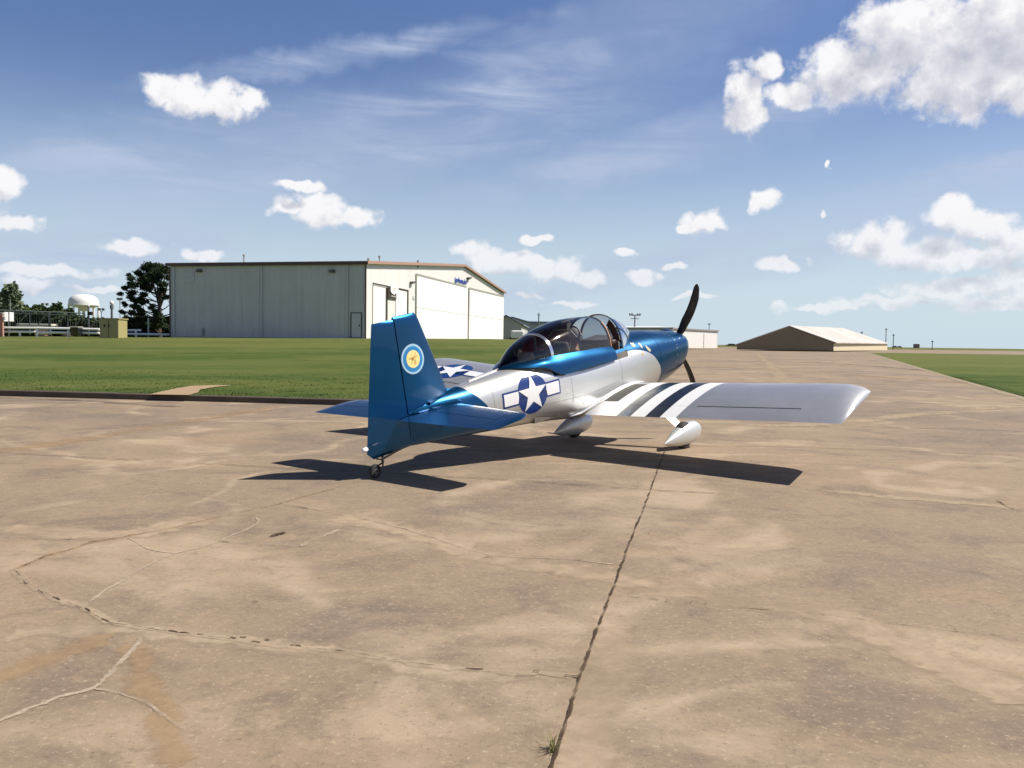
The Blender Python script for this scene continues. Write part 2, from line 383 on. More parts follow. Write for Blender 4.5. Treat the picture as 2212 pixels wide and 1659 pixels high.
def strip(name, pts, width, m, jit=0., step=.08, wj=.25, px=True):
    LAY[0] += .00012
    ps = [G(*p) if px else Vector((*p, 0)) for p in pts]
    for _ in range(2):                               # round the corners
        if len(ps) > 2: ps = [ps[0]] + [q for a, b in zip(ps, ps[1:]) for q in (a.lerp(b, .25), a.lerp(b, .75))] + [ps[-1]]
    out = []
    for a, b in zip(ps, ps[1:]):
        k = max(1, int((b-a).length/step))
        for i in range(k): out.append(a.lerp(b, i/k))
    out.append(ps[-1])
    vs = []; uvs = []; L = 0
    rj = random.Random(len(pts)*13+int(pts[0][0]))
    dj = 0
    for i, p in enumerate(out):
        t = (out[min(i+1, len(out)-1)]-out[max(i-1, 0)]); t.z = 0; t.normalize(); n = Vector((-t.y, t.x, 0))
        dj = dj*.75 + rj.uniform(-jit, jit)
        wd = width*(1+rj.uniform(-wj, wj))*min(1, (i+1)/3, (len(out)-i)/3)
        if i: L += (p-out[i-1]).length
        vs += [p+n*(wd/2+dj)+Vector((0, 0, LAY[0])), p-n*(wd/2-dj)+Vector((0, 0, LAY[0]))]; uvs += [(L, 0), (L, 1)]
    fs = [(2*i, 2*i+1, 2*i+3, 2*i+2) for i in range(len(out)-1)]
    me = D.meshes.new(name); me.from_pydata(vs, [], fs); ul = me.uv_layers.new()
    for l in me.loops: ul.data[l.index].uv = uvs[l.vertex_index]
    me.materials.append(m); o = D.objects.new(name, me); col.objects.link(o); tag(o, kind='structure')
    return o
C2 = [b1(*p) for p in [(60,815),(130,790),(210,755),(300,735),(400,700),(540,678),(700,650),(900,603),(1040,572),(1190,540),(1300,505),(1435,465),(1500,450)]]
C3 = [b1(*p) for p in [(60,815),(100,870),(160,905),(240,945),(315,970),(365,985),(430,1025),(470,1045),(560,1055),(700,1078),(850,1095),(1000,1115),(1150,1138),(1270,1145),(1400,1160),(1560,1185),(1800,1225),(1990,1243),(2169,1262)]]+[b2(100,1257),b2(285,1278)]
C4 = [b1(*p) for p in [(320,972),(385,960),(450,910),(560,850),(640,790),(740,750),(860,725),(930,700),(1000,670),(1110,620),(1085,600)]]
C5 = [b1(*p) for p in [(540,685),(600,715),(660,740),(745,750)]]
C7 = [b1(*p) for p in [(605,1100),(560,1170),(500,1235),(430,1300),(400,1325),(270,1355),(150,1400),(0,1460),(-60,1480)]]
C8 = [b1(*p) for p in [(400,1325),(530,1350),(640,1400),(720,1450),(795,1500)]]
C9 = [b1(*p) for p in [(1240,550),(1310,562),(1480,590),(1650,630),(1760,660),(1900,710),(2020,750),(2169,770)]]+[b2(250,775),b2(470,800)]
C12 = [b2(*p) for p in [(440,925),(640,948),(970,980),(1110,990),(1330,1012),(1600,1045),(1900,1085),(2169,1112),(2300,1125)]]
MAIN = [b2(*p) for p in [(140,1730),(160,1659),(200,1545),(240,1430),(290,1278),(350,1100),(420,930),(500,705),(560,560),(620,390),(650,310)]]
strip('pale_stain', [b1(0,640),b1(250,665),b1(540,672),b1(900,600),b1(1300,560),b1(1700,640),b1(1950,720),b1(2169,785),b2(400,850),b2(900,930)], .55, M_wide, .03)
strip('pale_stain', [b1(0,1110),b1(300,1080),b1(560,1075),b1(1000,1125),b1(1400,1175),b1(1800,1240),b1(2169,1290)], .30, M_pale, .02)
strip('pale_stain', [b2(440,850),b2(800,920),b2(1100,970),b2(1450,1030),b2(1650,1110),b2(1850,1215),b2(2020,1300),b2(2169,1390)], .45, M_wide, .03)
strip('pale_stain', [b2(430,1000),b2(380,1200),b2(300,1500),b2(250,1700)], .40, M_wide, .02)
strip('pale_stain', [b1(0,320),b1(380,262),b1(700,205),b1(1000,160),b1(1180,128)], .8, M_orange, .04)
strip('pale_stain', [(1626,754),(1650,775),(1676,800),(1705,835),(1760,880)], 1.6, M_pale, .06, .5)
strip('pale_stain', [(1500,790),(1700,800),(1900,815),(2212,835)], 1.8, M_orange, .1, .5)
strip('pale_stain', [(1400,905),(1700,925),(1950,900),(2212,875)], .9, M_pale, .06, .3)
strip('pale_stain', [b2(1300,480),b2(1700,520),b2(2000,545),b2(2169,560)], .35, M_pale, .02)
strip('pale_stain', [b1(570,1130),b1(640,1300),b1(740,1480),b1(750,1659)], .22, M_orange, .02)
strip('pale_stain', [b1(-50,1290),b1(250,1180),b1(480,1090)], .30, M_orange, .02)
strip('grey_stain', [(1560,780),(1800,784),(2000,800),(2212,822)], 2.2, M_stain, .1, .5)
strip('grey_stain', [b1(0,90),b1(400,105),b1(760,130)], .9, M_stain, .05)
strip('crack_edge', C2, .10, M_orange, .008)
strip('crack_edge', C3, .10, M_pale, .006)
strip('crack_filler', C4, .035, M_white, .008, .04)
strip('crack_filler', C5, .025, M_white, .006, .04)
strip('crack_filler', C7, .045, M_white, .008, .03)
strip('crack_filler', C8, .028, M_white, .006, .03)
strip('crack_filler', C9, .045, M_pale, .01)
strip('crack_edge', [b1(*p) for p in [(1440,648),(1340,690),(1270,722)]], .05, M_white, .006)
strip('crack', C2, .026, M_dark, .008, .04)
strip('crack', C3, .020, M_dark, .007, .03)
strip('crack', C9, .016, M_dark, .006, .03)
strip('crack', C12, .020, M_dark, .008, .03)
strip('crack', [b1(930,700),b1(1050,712),b1(1160,720),b1(1270,722)], .018, M_dark, .006, .03)
strip('crack', [b1(0,683),b1(120,690),b1(300,692),b1(430,700)], .028, M_dark, .006, .03)
strip('crack', [b1(0,285),b1(130,272),b1(380,232),b1(620,200),b1(720,185)], .03, M_dark, .012, .05)
strip('crack', [b2(2050,525),b2(2100,560),b2(2169,578),b2(2300,600)], .03, M_dark, .01)
strip('crack', [b1(1110,625),b1(1250,640),b1(1440,648)], .012, M_dark, .006, .03)
strip('crack', [b2(1990,265),b2(2080,320),b2(2200,360)], .02, M_dark, .02)
M_dash = strip_mat('dark_crack_dash', (.07, .045, .03), .9, 45, .62, soft=False)  # short dark dashes along the cracks
DS = [(b1, d) for d in [(432,1028,468,1046),(225,938,252,950),(98,868,116,882),(160,906,186,922),(362,984,384,1000),(715,1079,750,1087),(764,1086,802,1091),(836,1094,862,1097),(975,1109,1003,1113),(1018,1107,1043,1110),(1062,1126,1102,1131),(1122,1118,1146,1121),(1228,1141,1276,1146),(1968,1241,2050,1244),(1240,549,1308,563),(1186,541,1198,538),(1360,489,1386,487),(1428,471,1440,466),(930,700,972,706),(1092,714,1112,716),(1196,720,1232,724),(22,284,72,281),(292,737,302,735),(376,705,408,699),(2050,768,2090,770),(1070,956,1096,960)]] + \
     [(b2, d) for d in [(590,944,620,947),(650,952,680,956),(756,958,764,962),(816,966,826,968),(966,978,1010,982),(1012,984,1112,992),(1870,1076,1886,1082),(90,1256,116,1258),(222,1272,286,1279),(2052,526,2100,556),(2100,556,2169,574)]]
for fn, (x0, y0, x1, y1) in DS: strip('crack', [fn(x0, y0), fn((x0+x1)/2, (y0+y1)/2+rng.uniform(-1.5, 1.5)), fn(x1, y1)], .012, M_dash, .002, .02, .4)
strip('oil_spot', [b1(1150,682),b1(1178,672),b1(1207,664)], .05, M_joint, .006, .02)
strip('expansion_joint', MAIN, .014, M_joint, .003, .03, .5)
strip('expansion_joint', [(-200,968),(0,979),(571,1009.5),(1106,1037.6),(1407,1060.5),(1580,1068)], .018, M_joint, .004, .06)
strip('expansion_joint', [(1300,961),(1500,964),(1672,966),(1820,970),(2212,985)], .022, M_joint, .006, .06)
strip('expansion_joint', [(1800,919),(1900,923),(2212,933),(2500,944)], .035, M_joint, .01, .1)
strip('expansion_joint', [(0,861),(300,872),(640,885)], .05, M_stain, .01, .1)

# ------------------------------------------------------------------ weeds and grass blades
def blades(name, pts, hmin, hmax, wd, m, lean=.5, kind=None):
    n = len(pts); pts = np.asarray(pts); a = nrng.rand(n)*2*np.pi; h = hmin+(hmax-hmin)*nrng.rand(n)**1.5
    dx, dy = np.cos(a), np.sin(a); le = lean*nrng.rand(n)*h
    V = np.zeros((n, 3, 3)); b = nrng.rand(n)*2*np.pi; wx, wy = np.cos(b)*wd/2, np.sin(b)*wd/2
    V[:, 0] = pts + np.stack([wx, wy, 0*wx], 1); V[:, 1] = pts - np.stack([wx, wy, 0*wx], 1); V[:, 2] = pts + np.stack([dx*le, dy*le, h], 1)
    me = D.meshes.new(name); me.vertices.add(3*n); me.vertices.foreach_set('co', V.ravel()); me.loops.add(3*n); me.loops.foreach_set('vertex_index', np.arange(3*n))
    me.polygons.add(n); me.polygons.foreach_set('loop_start', np.arange(0, 3*n, 3)); me.polygons.foreach_set('loop_total', np.full(n, 3)); me.update()
    me.materials.append(m); o = D.objects.new(name, me); col.objects.link(o); return o
def leaf_mat(name, a, b_, sc=1.5, trans=.25):
    m = D.materials.new(name); m.use_nodes = True; t = NT(m.node_tree); b = m.node_tree.nodes['Principled BSDF']
    g = t.n('ShaderNodeNewGeometry').outputs['Position']
    m.node_tree.links.new(t.mix(t.ss(t.noise(g, sc, 5, .7), .35, .65), a, b_), b.inputs['Base Color'])
    b.inputs['Roughness'].default_value = .7; b.inputs['Specular IOR Level'].default_value = .2
    return m
M_blade = leaf_mat('grass_blades', (.058, .092, .018), (.105, .128, .034), 1.2)
pts = []
for _ in range(46000):
    s = rng.uniform(-16, 13.6); tt = .16 + 9*rng.random()**2
    p = kerb_pt(s) + KN*tt; pts.append((p.x, p.y, lawn_hc(p.x, p.y)-.01))
tag(blades('lawn_grass', pts, .01, .038, .03, M_blade), kind='stuff')
pts = []
for _ in range(9000):
    i = rng.choice([0, 0, 0, 1]); a, b = rr[i], rr[i+1]; k = rng.random()
    pts.append((a[0]+(b[0]-a[0])*k+.02+rng.random()**2*.5, a[1]+(b[1]-a[1])*k, gz-.01))
tag(blades('verge_grass', pts, .01, .04, .03, M_blade), kind='stuff')
# the tuft growing out of the joint at the front
wp = G(1193, 1622); M_weed = leaf_mat('weed_leaf', (.10, .12, .035), (.24, .22, .10), 30)
weed = empty('weed_tuft', wp, label='small wiry weed tuft growing out of the joint at the front', cat='weed')
def weed_blades(n, h0, h1, spread, wd):
    m_ = MB()
    for i in range(n):
        a = rng.uniform(0, 2*math.pi); h = rng.uniform(h0, h1); sp = rng.uniform(.2, 1)*spread
        b0 = Vector((rng.gauss(0, .006), rng.gauss(0, .018), 0)); prev = []
        rows = []
        for k in range(5):
            q = k/4; p = b0 + Vector((math.cos(a)*sp*q**1.5, math.sin(a)*sp*q**1.5, h*math.sin(q*1.7)/1.0))
            ww = wd*(1-q)*.5+.0003; nx = Vector((-math.sin(a), math.cos(a), 0))
            rows.append([p-nx*ww, p+nx*ww])
        m_.grid(rows)
    return m_
weed_blades(40, .015, .050, .055, .0035).build('leaves', M_weed, weed)
weed_blades(9, .03, .065, .08, .002).build('stalks', mat('dry_stalk', (.33, .26, .13), .9, noise=(40, .4, (.2, .15, .06))), weed)

# ------------------------------------------------------------------ aircraft (X aft, Y to its right, Z up, from the propeller hub)
O = Vector((1.586, 0, -1.306))
ax = Vector((1.90318134-2.53718717, 13.22647703-13.97594516, 1.39453235-1.58514748)).normalized()
az_ = Vector((2.41407886-2.53718717, 13.83041691-13.97594516, 2.56681233-1.58514748)).normalized()
ay = az_.cross(ax).normalized()
org = Vector((2.53718717, 13.97594516, 1.58514748))
plane = D.objects.new('light_aircraft', None); col.objects.link(plane)
Rm = Matrix((ax, ay, az_)).transposed()
og = org + Rm @ O
plane.matrix_world = Matrix.Translation(og) @ Rm.to_4x4()
tag(plane, 'blue and silver two-seat tail-wheel aeroplane with star roundels parked on the tan concrete', 'aeroplane')
def part(m_, name, mats, parent=plane, smooth=True, **k):
    o = m_.build(name, mats, parent, smooth, loc=(-O if parent is plane else None), **k)
    return o
def paint(name, base, rough, metal, coat=.6, fl=0.):
    m = D.materials.new(name); m.use_nodes = True; t = NT(m.node_tree); b = m.node_tree.nodes['Principled BSDF']
    tcn = t.n('ShaderNodeTexCoord').outputs['Object']
    n_ = t.noise(tcn, 2.2, 4, .6)
    m.node_tree.links.new(t.mix(t.ss(n_, .3, .7, 0, .22), base, tuple(x*.8 for x in base)), b.inputs['Base Color'])
    b.inputs['Metallic'].default_value = metal; b.inputs['Roughness'].default_value = rough
    b.inputs['Coat Weight'].default_value = coat; b.inputs['Coat Roughness'].default_value = .03
    bn = t.n('ShaderNodeBump'); bn.inputs['Strength'].default_value = .12; bn.inputs['Distance'].default_value = .006
    m.node_tree.links.new(t.noise(tcn, 3.5, 2, .4), bn.inputs['Height']); m.node_tree.links.new(bn.outputs[0], b.inputs['Normal'])
    return m, t, b
SILV = (.60, .60, .585); BLUE = (.0003, .064, .170)
M_silver, _, _ = paint('silver_paint', SILV, .42, .55, .25)
M_blue, _, _ = paint('metallic_blue_paint', BLUE, .33, .85, .45)
M_black = mat('black_gloss_paint', (.008, .009, .012), .12, 0, .8)
M_rubber = mat('tyre_rubber', (.018, .018, .02), .75, noise=(20, .4, (.04, .038, .035)), bump=(60, .3, .002))
M_steel = mat('dull_steel', (.30, .28, .25), .4, .9, noise=(9, .4, (.15, .12, .09)))
M_darkmetal = mat('dark_metal', (.05, .045, .04), .5, .5, noise=(9, .4, (.10, .07, .05)))
M_seam = mat('panel_gap', (.01, .011, .014), .9)
M_chrome = mat('bright_trim', (.70, .72, .75), .16, .9, .5)
def two_tone():
    """fuselage paint: silver sides, blue cowl and tail, split along fixed lines on the body"""
    m, t, b = paint('blue_and_silver_paint', SILV, .33, .70, .35); N = m.node_tree
    tcn = t.n('ShaderNodeTexCoord').outputs['Object']; sp = t.n('ShaderNodeSeparateXYZ'); N.links.new(tcn, sp.inputs[0]); X, Y, Z = sp.outputs
    fc = t.n('ShaderNodeFloatCurve'); N.links.new(t.ss(X, 1.15, 2.25, kind='LINEAR'), fc.inputs[1])
    pts = [(1.15, -.75), (1.20, -.5), (1.22, -.28), (1.31, -.13), (1.45, .01), (1.64, .10), (1.88, .14), (2.25, .14)]
    cv = fc.mapping.curves[0]; xy = [((x-1.15)/1.1, z+.8) for x, z in pts]
    cv.points[0].location = xy[0]; cv.points[-1].location = xy[-1]
    for q in xy[1:-1]: cv.points.new(*q)
    fc.mapping.update()
    zb = t.m('SUBTRACT', fc.outputs[0], .8)
    front = t.m('MULTIPLY', t.ss(t.m('SUBTRACT', Z, zb), -.002, .002), t.m('LESS_THAN', X, 3.6))
    nose = t.m('LESS_THAN', X, 1.2)
    zt = t.m('SUBTRACT', Z, .04)
    xt = t.m('ADD', 4.73, t.m('MULTIPLY', zt, t.m('ADD', .45, t.m('MULTIPLY', t.m('GREATER_THAN', zt, 0), .4))))
    tail = t.ss(t.m('SUBTRACT', X, xt), -.002, .002)
    blue = t.m('MAXIMUM', t.m('MAXIMUM', front, nose), tail)
    c = t.mix(blue, SILV, BLUE); n_ = t.noise(tcn, 2.2, 4, .6)
    c = t.mix(t.ss(n_, .3, .7, 0, .2), c, t.mix(1., c, (.8, .8, .8), 'MULTIPLY'))
    # faint panel seams round the body
    N.links.new(c, b.inputs['Base Color'])
    N.links.new(t.ss(blue, 0, 1, .42, .30), b.inputs['Roughness'])
    return m
M_fus = two_tone()
# fuselage sections: X, half width, top, widest height, bottom, exponent top, exponent bottom
FS = np.array([
 (.262, .05, -.03, -.08, -.16, 2.0, 2.0), (.270, .20, .05, -.07, -.26, 2.1, 2.0), (.300, .36, .115, -.06, -.38, 2.3, 2.0), (.36, .465, .155, -.05, -.48, 2.5, 1.95),
 (.50, .505, .185, -.05, -.54, 2.6, 1.95), (.80, .512, .235, -.06, -.59, 2.5, 2.0), (1.2, .50, .30, -.07, -.62, 2.4, 2.2), (1.6, .475, .325, -.08, -.63, 2.3, 2.6),
 (2.0, .46, .33, -.10, -.62, 2.3, 3.0), (2.5, .45, .335, -.10, -.60, 2.3, 3.2), (3.0, .435, .34, -.09, -.56, 2.3, 3.2), (3.5, .40, .345, -.01, -.475, 2.6, 3.0),
 (4.0, .345, .350, .03, -.40, 2.8, 2.8), (4.5, .275, .330, .03, -.34, 2.5, 2.6), (5.0, .195, .305, .03, -.275, 2.1, 2.5), (5.4, .125, .28, .05, -.225, 2.1, 2.5), (5.80, .05, .235, .05, -.175, 2.1, 2.5)])
def fsec(X, n=96, off=0.):
    v = [float(pchip(X, FS[:, 0], FS[:, i])) for i in range(1, 7)]
    hw, zt, zm, zb, ntp, nb = v; r = []
    for k in range(n):
        a = 2*math.pi*k/n; c, s = math.cos(a), math.sin(a); e_ = ntp if s >= 0 else nb
        y = (hw+off)*math.copysign(abs(c)**(2/e_), c); h_ = (zt-zm if s >= 0 else zm-zb)+off
        r.append(Vector((X, y, zm + h_*math.copysign(abs(s)**(2/e_), s))))
    return r
def loft(x0, x1, dxs, cap0=False, cap1=False):
    xs = list(np.arange(x0, x1-1e-6, dxs))+[x1]; m_ = MB(); m_.grid([fsec(x) for x in xs], True, cap0, cap1); return m_
FW = 1.24
cx_ = [.262, .266, .275, .29, .31, .335] + list(np.arange(.36, FW-.02, .03)) + [FW-.006]
m_ = MB(); m_.grid([fsec(x) for x in cx_], True, True, True); cowl = part(m_, 'engine_cowling', M_fus)
m_ = loft(FW, 5.80, .03, False, True)
fus_full = [Vector(p) for p in m_.v]; BV = BVHTree.FromPolygons(fus_full, m_.f)
# cut the cockpit opening
keep = []
for f in m_.f:
    c = sum((Vector(m_.v[i]) for i in f), Vector())/len(f)
    if len(f) == 4 and 1.98 < c.x < 3.9 and c.z > .2 and abs(c.y) < float(np.interp(c.x, [1.98, 3.3, 3.5, 3.75, 3.9], [.36, .33, .28, .20, .12])): continue
    keep.append(f)
m_.f = keep; m_.mi = [0]*len(keep)
fus = part(m_, 'fuselage', M_fus)
def side_y(X, z):
    h = BV.ray_cast(Vector((X, 3, z)), Vector((0, -1, 0))); return h[0].y if h[0] else None
def foil(c, t=.12, camber=0.):
    yt = 5*t*(.2969*math.sqrt(c) - .126*c - .3516*c*c + .2843*c**3 - .1036*c**4); return camber*4*c*(1-c)+yt, camber*4*c*(1-c)-yt
def lifting(secs, c0, c1, nrm, n=16, capends=True):
    """secs: (LE, TE, thickness, camber); the part of the section between chord fractions c0 and c1"""
    rows = []
    for LE, TE, t, cb in secs:
        LE, TE = Vector(LE), Vector(TE); ch = (TE-LE).length; up_, lo_ = [], []
        for i in range(n+1):
            q = i/n; q = c0 + (c1-c0)*(q*q*(3-2*q) if (c0 == 0) else q)
            if c0 == 0: q = c1*(1-math.cos(math.pi/2*i/n))
            a, b = foil(q, t, cb); p = LE.lerp(TE, q); up_.append(p+nrm*(a*ch)); lo_.append(p+nrm*(b*ch))
        rows.append(up_+lo_[::-1])
    m_ = MB(); m_.grid(rows, True, capends, capends); return m_
# ---- wing
def wing_mat():
    m, t, b = paint('striped_wing_paint', SILV, .42, .6, .3); N = m.node_tree
    tcn = t.n('ShaderNodeTexCoord').outputs['Object']; sp = t.n('ShaderNodeSeparateXYZ'); N.links.new(tcn, sp.inputs[0]); Y = t.m('ABSOLUTE', sp.outputs[1])
    def band(a, b_): return t.m('MULTIPLY', t.m('GREATER_THAN', Y, a), t.m('LESS_THAN', Y, b_))
    wh = t.m('MAXIMUM', t.m('MAXIMUM', band(.70, .925), band(1.135, 1.345)), band(1.555, 1.775)); bk = t.m('MAXIMUM', band(.925, 1.135), band(1.345, 1.555))
    walk = t.m('MULTIPLY', band(.475, .70), t.m('MULTIPLY', t.m('GREATER_THAN', sp.outputs[0], 1.95), t.m('LESS_THAN', sp.outputs[0], 2.72)))
    c = t.mix(t.ss(t.noise(tcn, 1.6, 5, .6), .3, .7), (.49, .49, .50), (.42, .42, .435))
    c = t.mix(wh, c, (.80, .80, .78)); c = t.mix(t.m('MAXIMUM', bk, 0), c, (.010, .012, .018)); c = t.mix(walk, c, (.06, .056, .05))
    N.links.new(c, b.inputs['Base Color'])
    nm = t.m('MAXIMUM', t.m('MAXIMUM', wh, bk), walk)
    N.links.new(t.m('MULTIPLY', t.m('SUBTRACT', 1, nm), .60), b.inputs['Metallic'])
    N.links.new(t.m('ADD', t.m('MULTIPLY_ADD', nm, -.06, .40), t.m('MULTIPLY', walk, .4)), b.inputs['Roughness'])
    N.links.new(t.m('MULTIPLY_ADD', nm, -.22, .3), b.inputs['Coat Weight']); return m
M_wing = wing_mat()
def wsec(y, sg, tf=1.):
    a = abs(y); xl = 1.60; k = 0
    if a > 3.30: q = (a-3.30)/.33; xl = 1.60+.20*q**2.2; k = min(1, q)*.13
    dz = (.037 if sg > 0 else .086)*a
    return (Vector((xl, sg*a, -.44+dz-.01*k)), Vector((3.12, sg*(a+k), -.48+dz)), .135*tf, .016*tf)
UP = Vector((0, 0, 1)); HC = .795
for sg in (1, -1):
    ys = [0, .3, .6, .9, 1.2, 1.5, 1.8, 2.1, 2.4, 2.7, 3.0, 3.2]
    wm = lifting([wsec(y, sg, .985 if y > 3.1 else 1) for y in ys], 0, HC-.004, UP, 22)
    wm2 = lifting([wsec(y, sg, tf) for y, tf in [(3.2, .985), (3.27, .965), (3.34, .93), (3.40, .885), (3.46, .82), (3.51, .74), (3.56, .62), (3.595, .48), (3.615, .33), (3.63, .10)]], 0, 1, UP, 30)
    wm.add(wm2.v, wm2.f)
    wo = part(wm, 'wing', M_wing)
    part(lifting([wsec(y, sg) for y in (.43, .8, 1.2, 1.6, 1.905)], HC, 1, UP, 8), 'flap', M_wing)
    part(lifting([wsec(y, sg) for y in (1.908, 2.3, 2.8, 3.196)], HC, 1, UP, 8), 'aileron', M_wing)
    # dark gap in front of the aileron
    ga = []
    for y in np.linspace(1.90, 3.2, 12):
        LE, TE, t_, cb = wsec(y, sg); a, b = foil(HC-.002, t_, cb); p = LE.lerp(TE, HC-.002)+UP*(a*(TE-LE).length); ga.append(p)
    m_ = MB(); m_.grid([[p+Vector((-.010, 0, .0025)) for p in ga], [p+Vector((.008, 0, .0015)) for p in ga]]); part(m_, 'aileron_gap', M_seam)
    # navigation light and fuel cap
    m_ = MB(); m_.lathe([(.0, .004), (.035, .004), (.038, 0), (.038, -.02)], 16, Matrix.Translation((1.95, sg*1.05, -.31+.037*1.05-.02)))
# upper wing surface sampler
def wtop(X, y):
    LE, TE, t_, cb = wsec(y, 1 if y >= 0 else -1); q = (X-LE.x)/(TE.x-LE.x); a, _ = foil(min(max(q, 0), 1), t_, cb)
    return LE.lerp(TE, q).z + a*(TE-LE).length
# root fairings
for sg in (1, -1):
    rows = []
    for X in np.linspace(1.62, 3.28, 40):
        zw = wtop(min(X, 3.1), .45)
        zf = zw+.018+.028*math.sin(math.pi*min(1, (X-1.6)/1.7)); yf = side_y(X, zf)
        yo = (side_y(X, zw+.004) or .42)+.035
        rows.append([Vector((X, sg*(yf+.003), zf)), Vector((X, sg*(yf+.012), zf-.02)), Vector((X, sg*(yo-.025), zw+.014)), Vector((X, sg*yo, zw+.005))])
    m_ = MB(); m_.grid(rows); part(m_, 'wing_root_fairing', M_silver)
# ---- tail
def poly_at(z, tbl): return float(np.interp(z, [a for a, _ in tbl], [b for _, b in tbl]))
Yv = Vector((0, 1, 0))
def vsec(z, t=.10):
    le = poly_at(z, [(-.2, 5.45), (.2, 5.13), (.30, 5.115), (1.18, 5.425), (1.23, 5.45), (1.265, 5.49)])
    te = poly_at(z, [(-.2, 6.40), (-.10, 6.40), (1.21, 6.10), (1.27, 6.10)])
    return le, te, t
HX = 5.80
def vsurf(zs, x0f, x1f, tscale=1.):
    rows = []
    for z, ts in zs:
        le, te, t = vsec(z); c0, c1 = (x0f(z)-le)/(te-le), (x1f(z)-le)/(te-le); ch = te-le; L_, R_ = [], []
        n = 18
        for i in range(n+1):
            q = i/n
            q = c0+(c1-c0)*((1-math.cos(math.pi/2*q)) if c0 < .02 else q); a, b = foil(max(q, 0), t*ts*.95); p = Vector((le+q*ch, 0, z))
            L_.append(p+Yv*a*ch); R_.append(p+Yv*b*ch)
        rows.append(L_+R_[::-1])
    m_ = MB(); m_.grid(rows, True, True, True); return m_
hin = lambda z: HX-.0-.0*z
zs = [(z, 1) for z in np.linspace(.18, 1.17, 14)] + [(1.20, .93), (1.225, .78), (1.245, .5), (1.255, .15)]
fin = part(vsurf(zs, lambda z: vsec(z)[0], lambda z: hin(z)-.008), 'fin', M_blue)
# rudder: lower body, and a horn that reaches over the fin
def rtop(z): return 6.40-(z+.10)*.229
rz = [(-.175, .25), (-.165, .6), (-.14, .85), (-.10, 1)] + [(z, 1) for z in np.linspace(0, 1.15, 12)] + [(1.19, .9), (1.215, .6), (1.228, .15)]
m_ = vsurf(rz, lambda z: hin(z)+.006 if z < 1.13 else hin(z)+.006, lambda z: rtop(z) if z > -.1 else 6.40-(-.10-z)*1.1)
# rear edge follows the sloping top of the rudder
rud = part(m_, 'rudder', M_blue)
m_ = MB(); m_.add([(HX-.010, .047, -.15), (HX+.008, .047, -.15), (HX+.008, .028, 1.21), (HX-.010, .028, 1.21)], [(0, 1, 2, 3)])
hs_secs = lambda sg, y, ts=1.: (Vector((5.12+.20*min(1, max(0, (y-.08)/1.3))+(.20*max(0, (y-1.30)/.12)**2), sg*y, .155)), Vector((5.95, sg*(y), .155)), .085*ts, 0)
for sg in (1, -1):
    ysl = [(.03, 1), (.3, 1), (.6, 1), (.9, 1), (1.2, 1), (1.32, .97), (1.37, .85), (1.40, .6), (1.42, .2)]
    part(lifting([hs_secs(sg, y, t) for y, t in ysl[:5]] , 0, .56, UP, 14), 'tailplane', M_blue)
    ev = lifting([hs_secs(sg, y, t) for y, t in [(.06, 1), (.3, 1), (.6, 1), (.9, 1), (1.205, 1)]], .572, 1, UP, 8)
    ev2 = lifting([hs_secs(sg, y, t) for y, t in [(1.21, 1), (1.32, .97), (1.37, .85), (1.40, .6), (1.42, .2)]], 0, 1, UP, 18)
    ev.add(ev2.v, ev2.f); part(ev, 'elevator', M_blue)
# fin fillet on the spine
rows = []
for X in np.linspace(4.96, 5.5, 20):
    q = (X-4.96)/.54; zt = float(pchip(X, FS[:, 0], FS[:, 2])); hgt = .0+.07*min(1, q*2.2); wd = .02+.05*q
    rows.append([Vector((X, s_*wd*(1-abs(k)/1.0*0)*(1-h2)**1, zt-.025+hgt*h2*1.3)) for s_, k, h2 in ((-1.6, 0, 0), (-.8, 0, .35), (-.3, 0, .8), (.3, 0, .8), (.8, 0, .35), (1.6, 0, 0))])
m_ = MB(); m_.grid(rows); part(m_, 'tail_fillet', M_blue)
for sg in (1, -1):
    rows = []
    for X in np.linspace(5.08, 5.78, 20):
        yb = (side_y(X, .155) or .06); q = max(0, math.sin(math.pi*(X-5.08)/.7))**.5+.05
        zc = .155
        rows.append([Vector((X, sg*(yb-.012), zc+.05*q+.025)), Vector((X, sg*(yb+.012), zc+.03*q+.02)), Vector((X, sg*(yb+.05*q), zc+.018*q+.014)), Vector((X, sg*(yb+.08*q), zc+.03))])
    m_ = MB(); m_.grid(rows); part(m_, 'tailplane_fairing', M_blue)
M_lens = mat('clear_lens', (.85, .85, .82), .08, 0, 1.)
m_ = MB(); m_.lathe([(.0, -.03), (.02, -.028), (.026, -.01), (.026, .02), (.02, .032), (0, .036)], 14, Matrix.Translation((6.415, 0, -.045)) @ Matrix.Rotation(R(90), 4, 'Y')); part(m_, 'tail_light', M_lens)
m_ = MB(); m_.box((6.26, .026, -.02), (6.335, .0275, -.008)); m_.box((6.235, .026, -.013), (6.25, .0275, -.009)); part(m_, 'data_plate', mat('faint_lettering', (.10, .16, .22), .5, noise=(90, .9, (.01, .03, .08))), smooth=False)
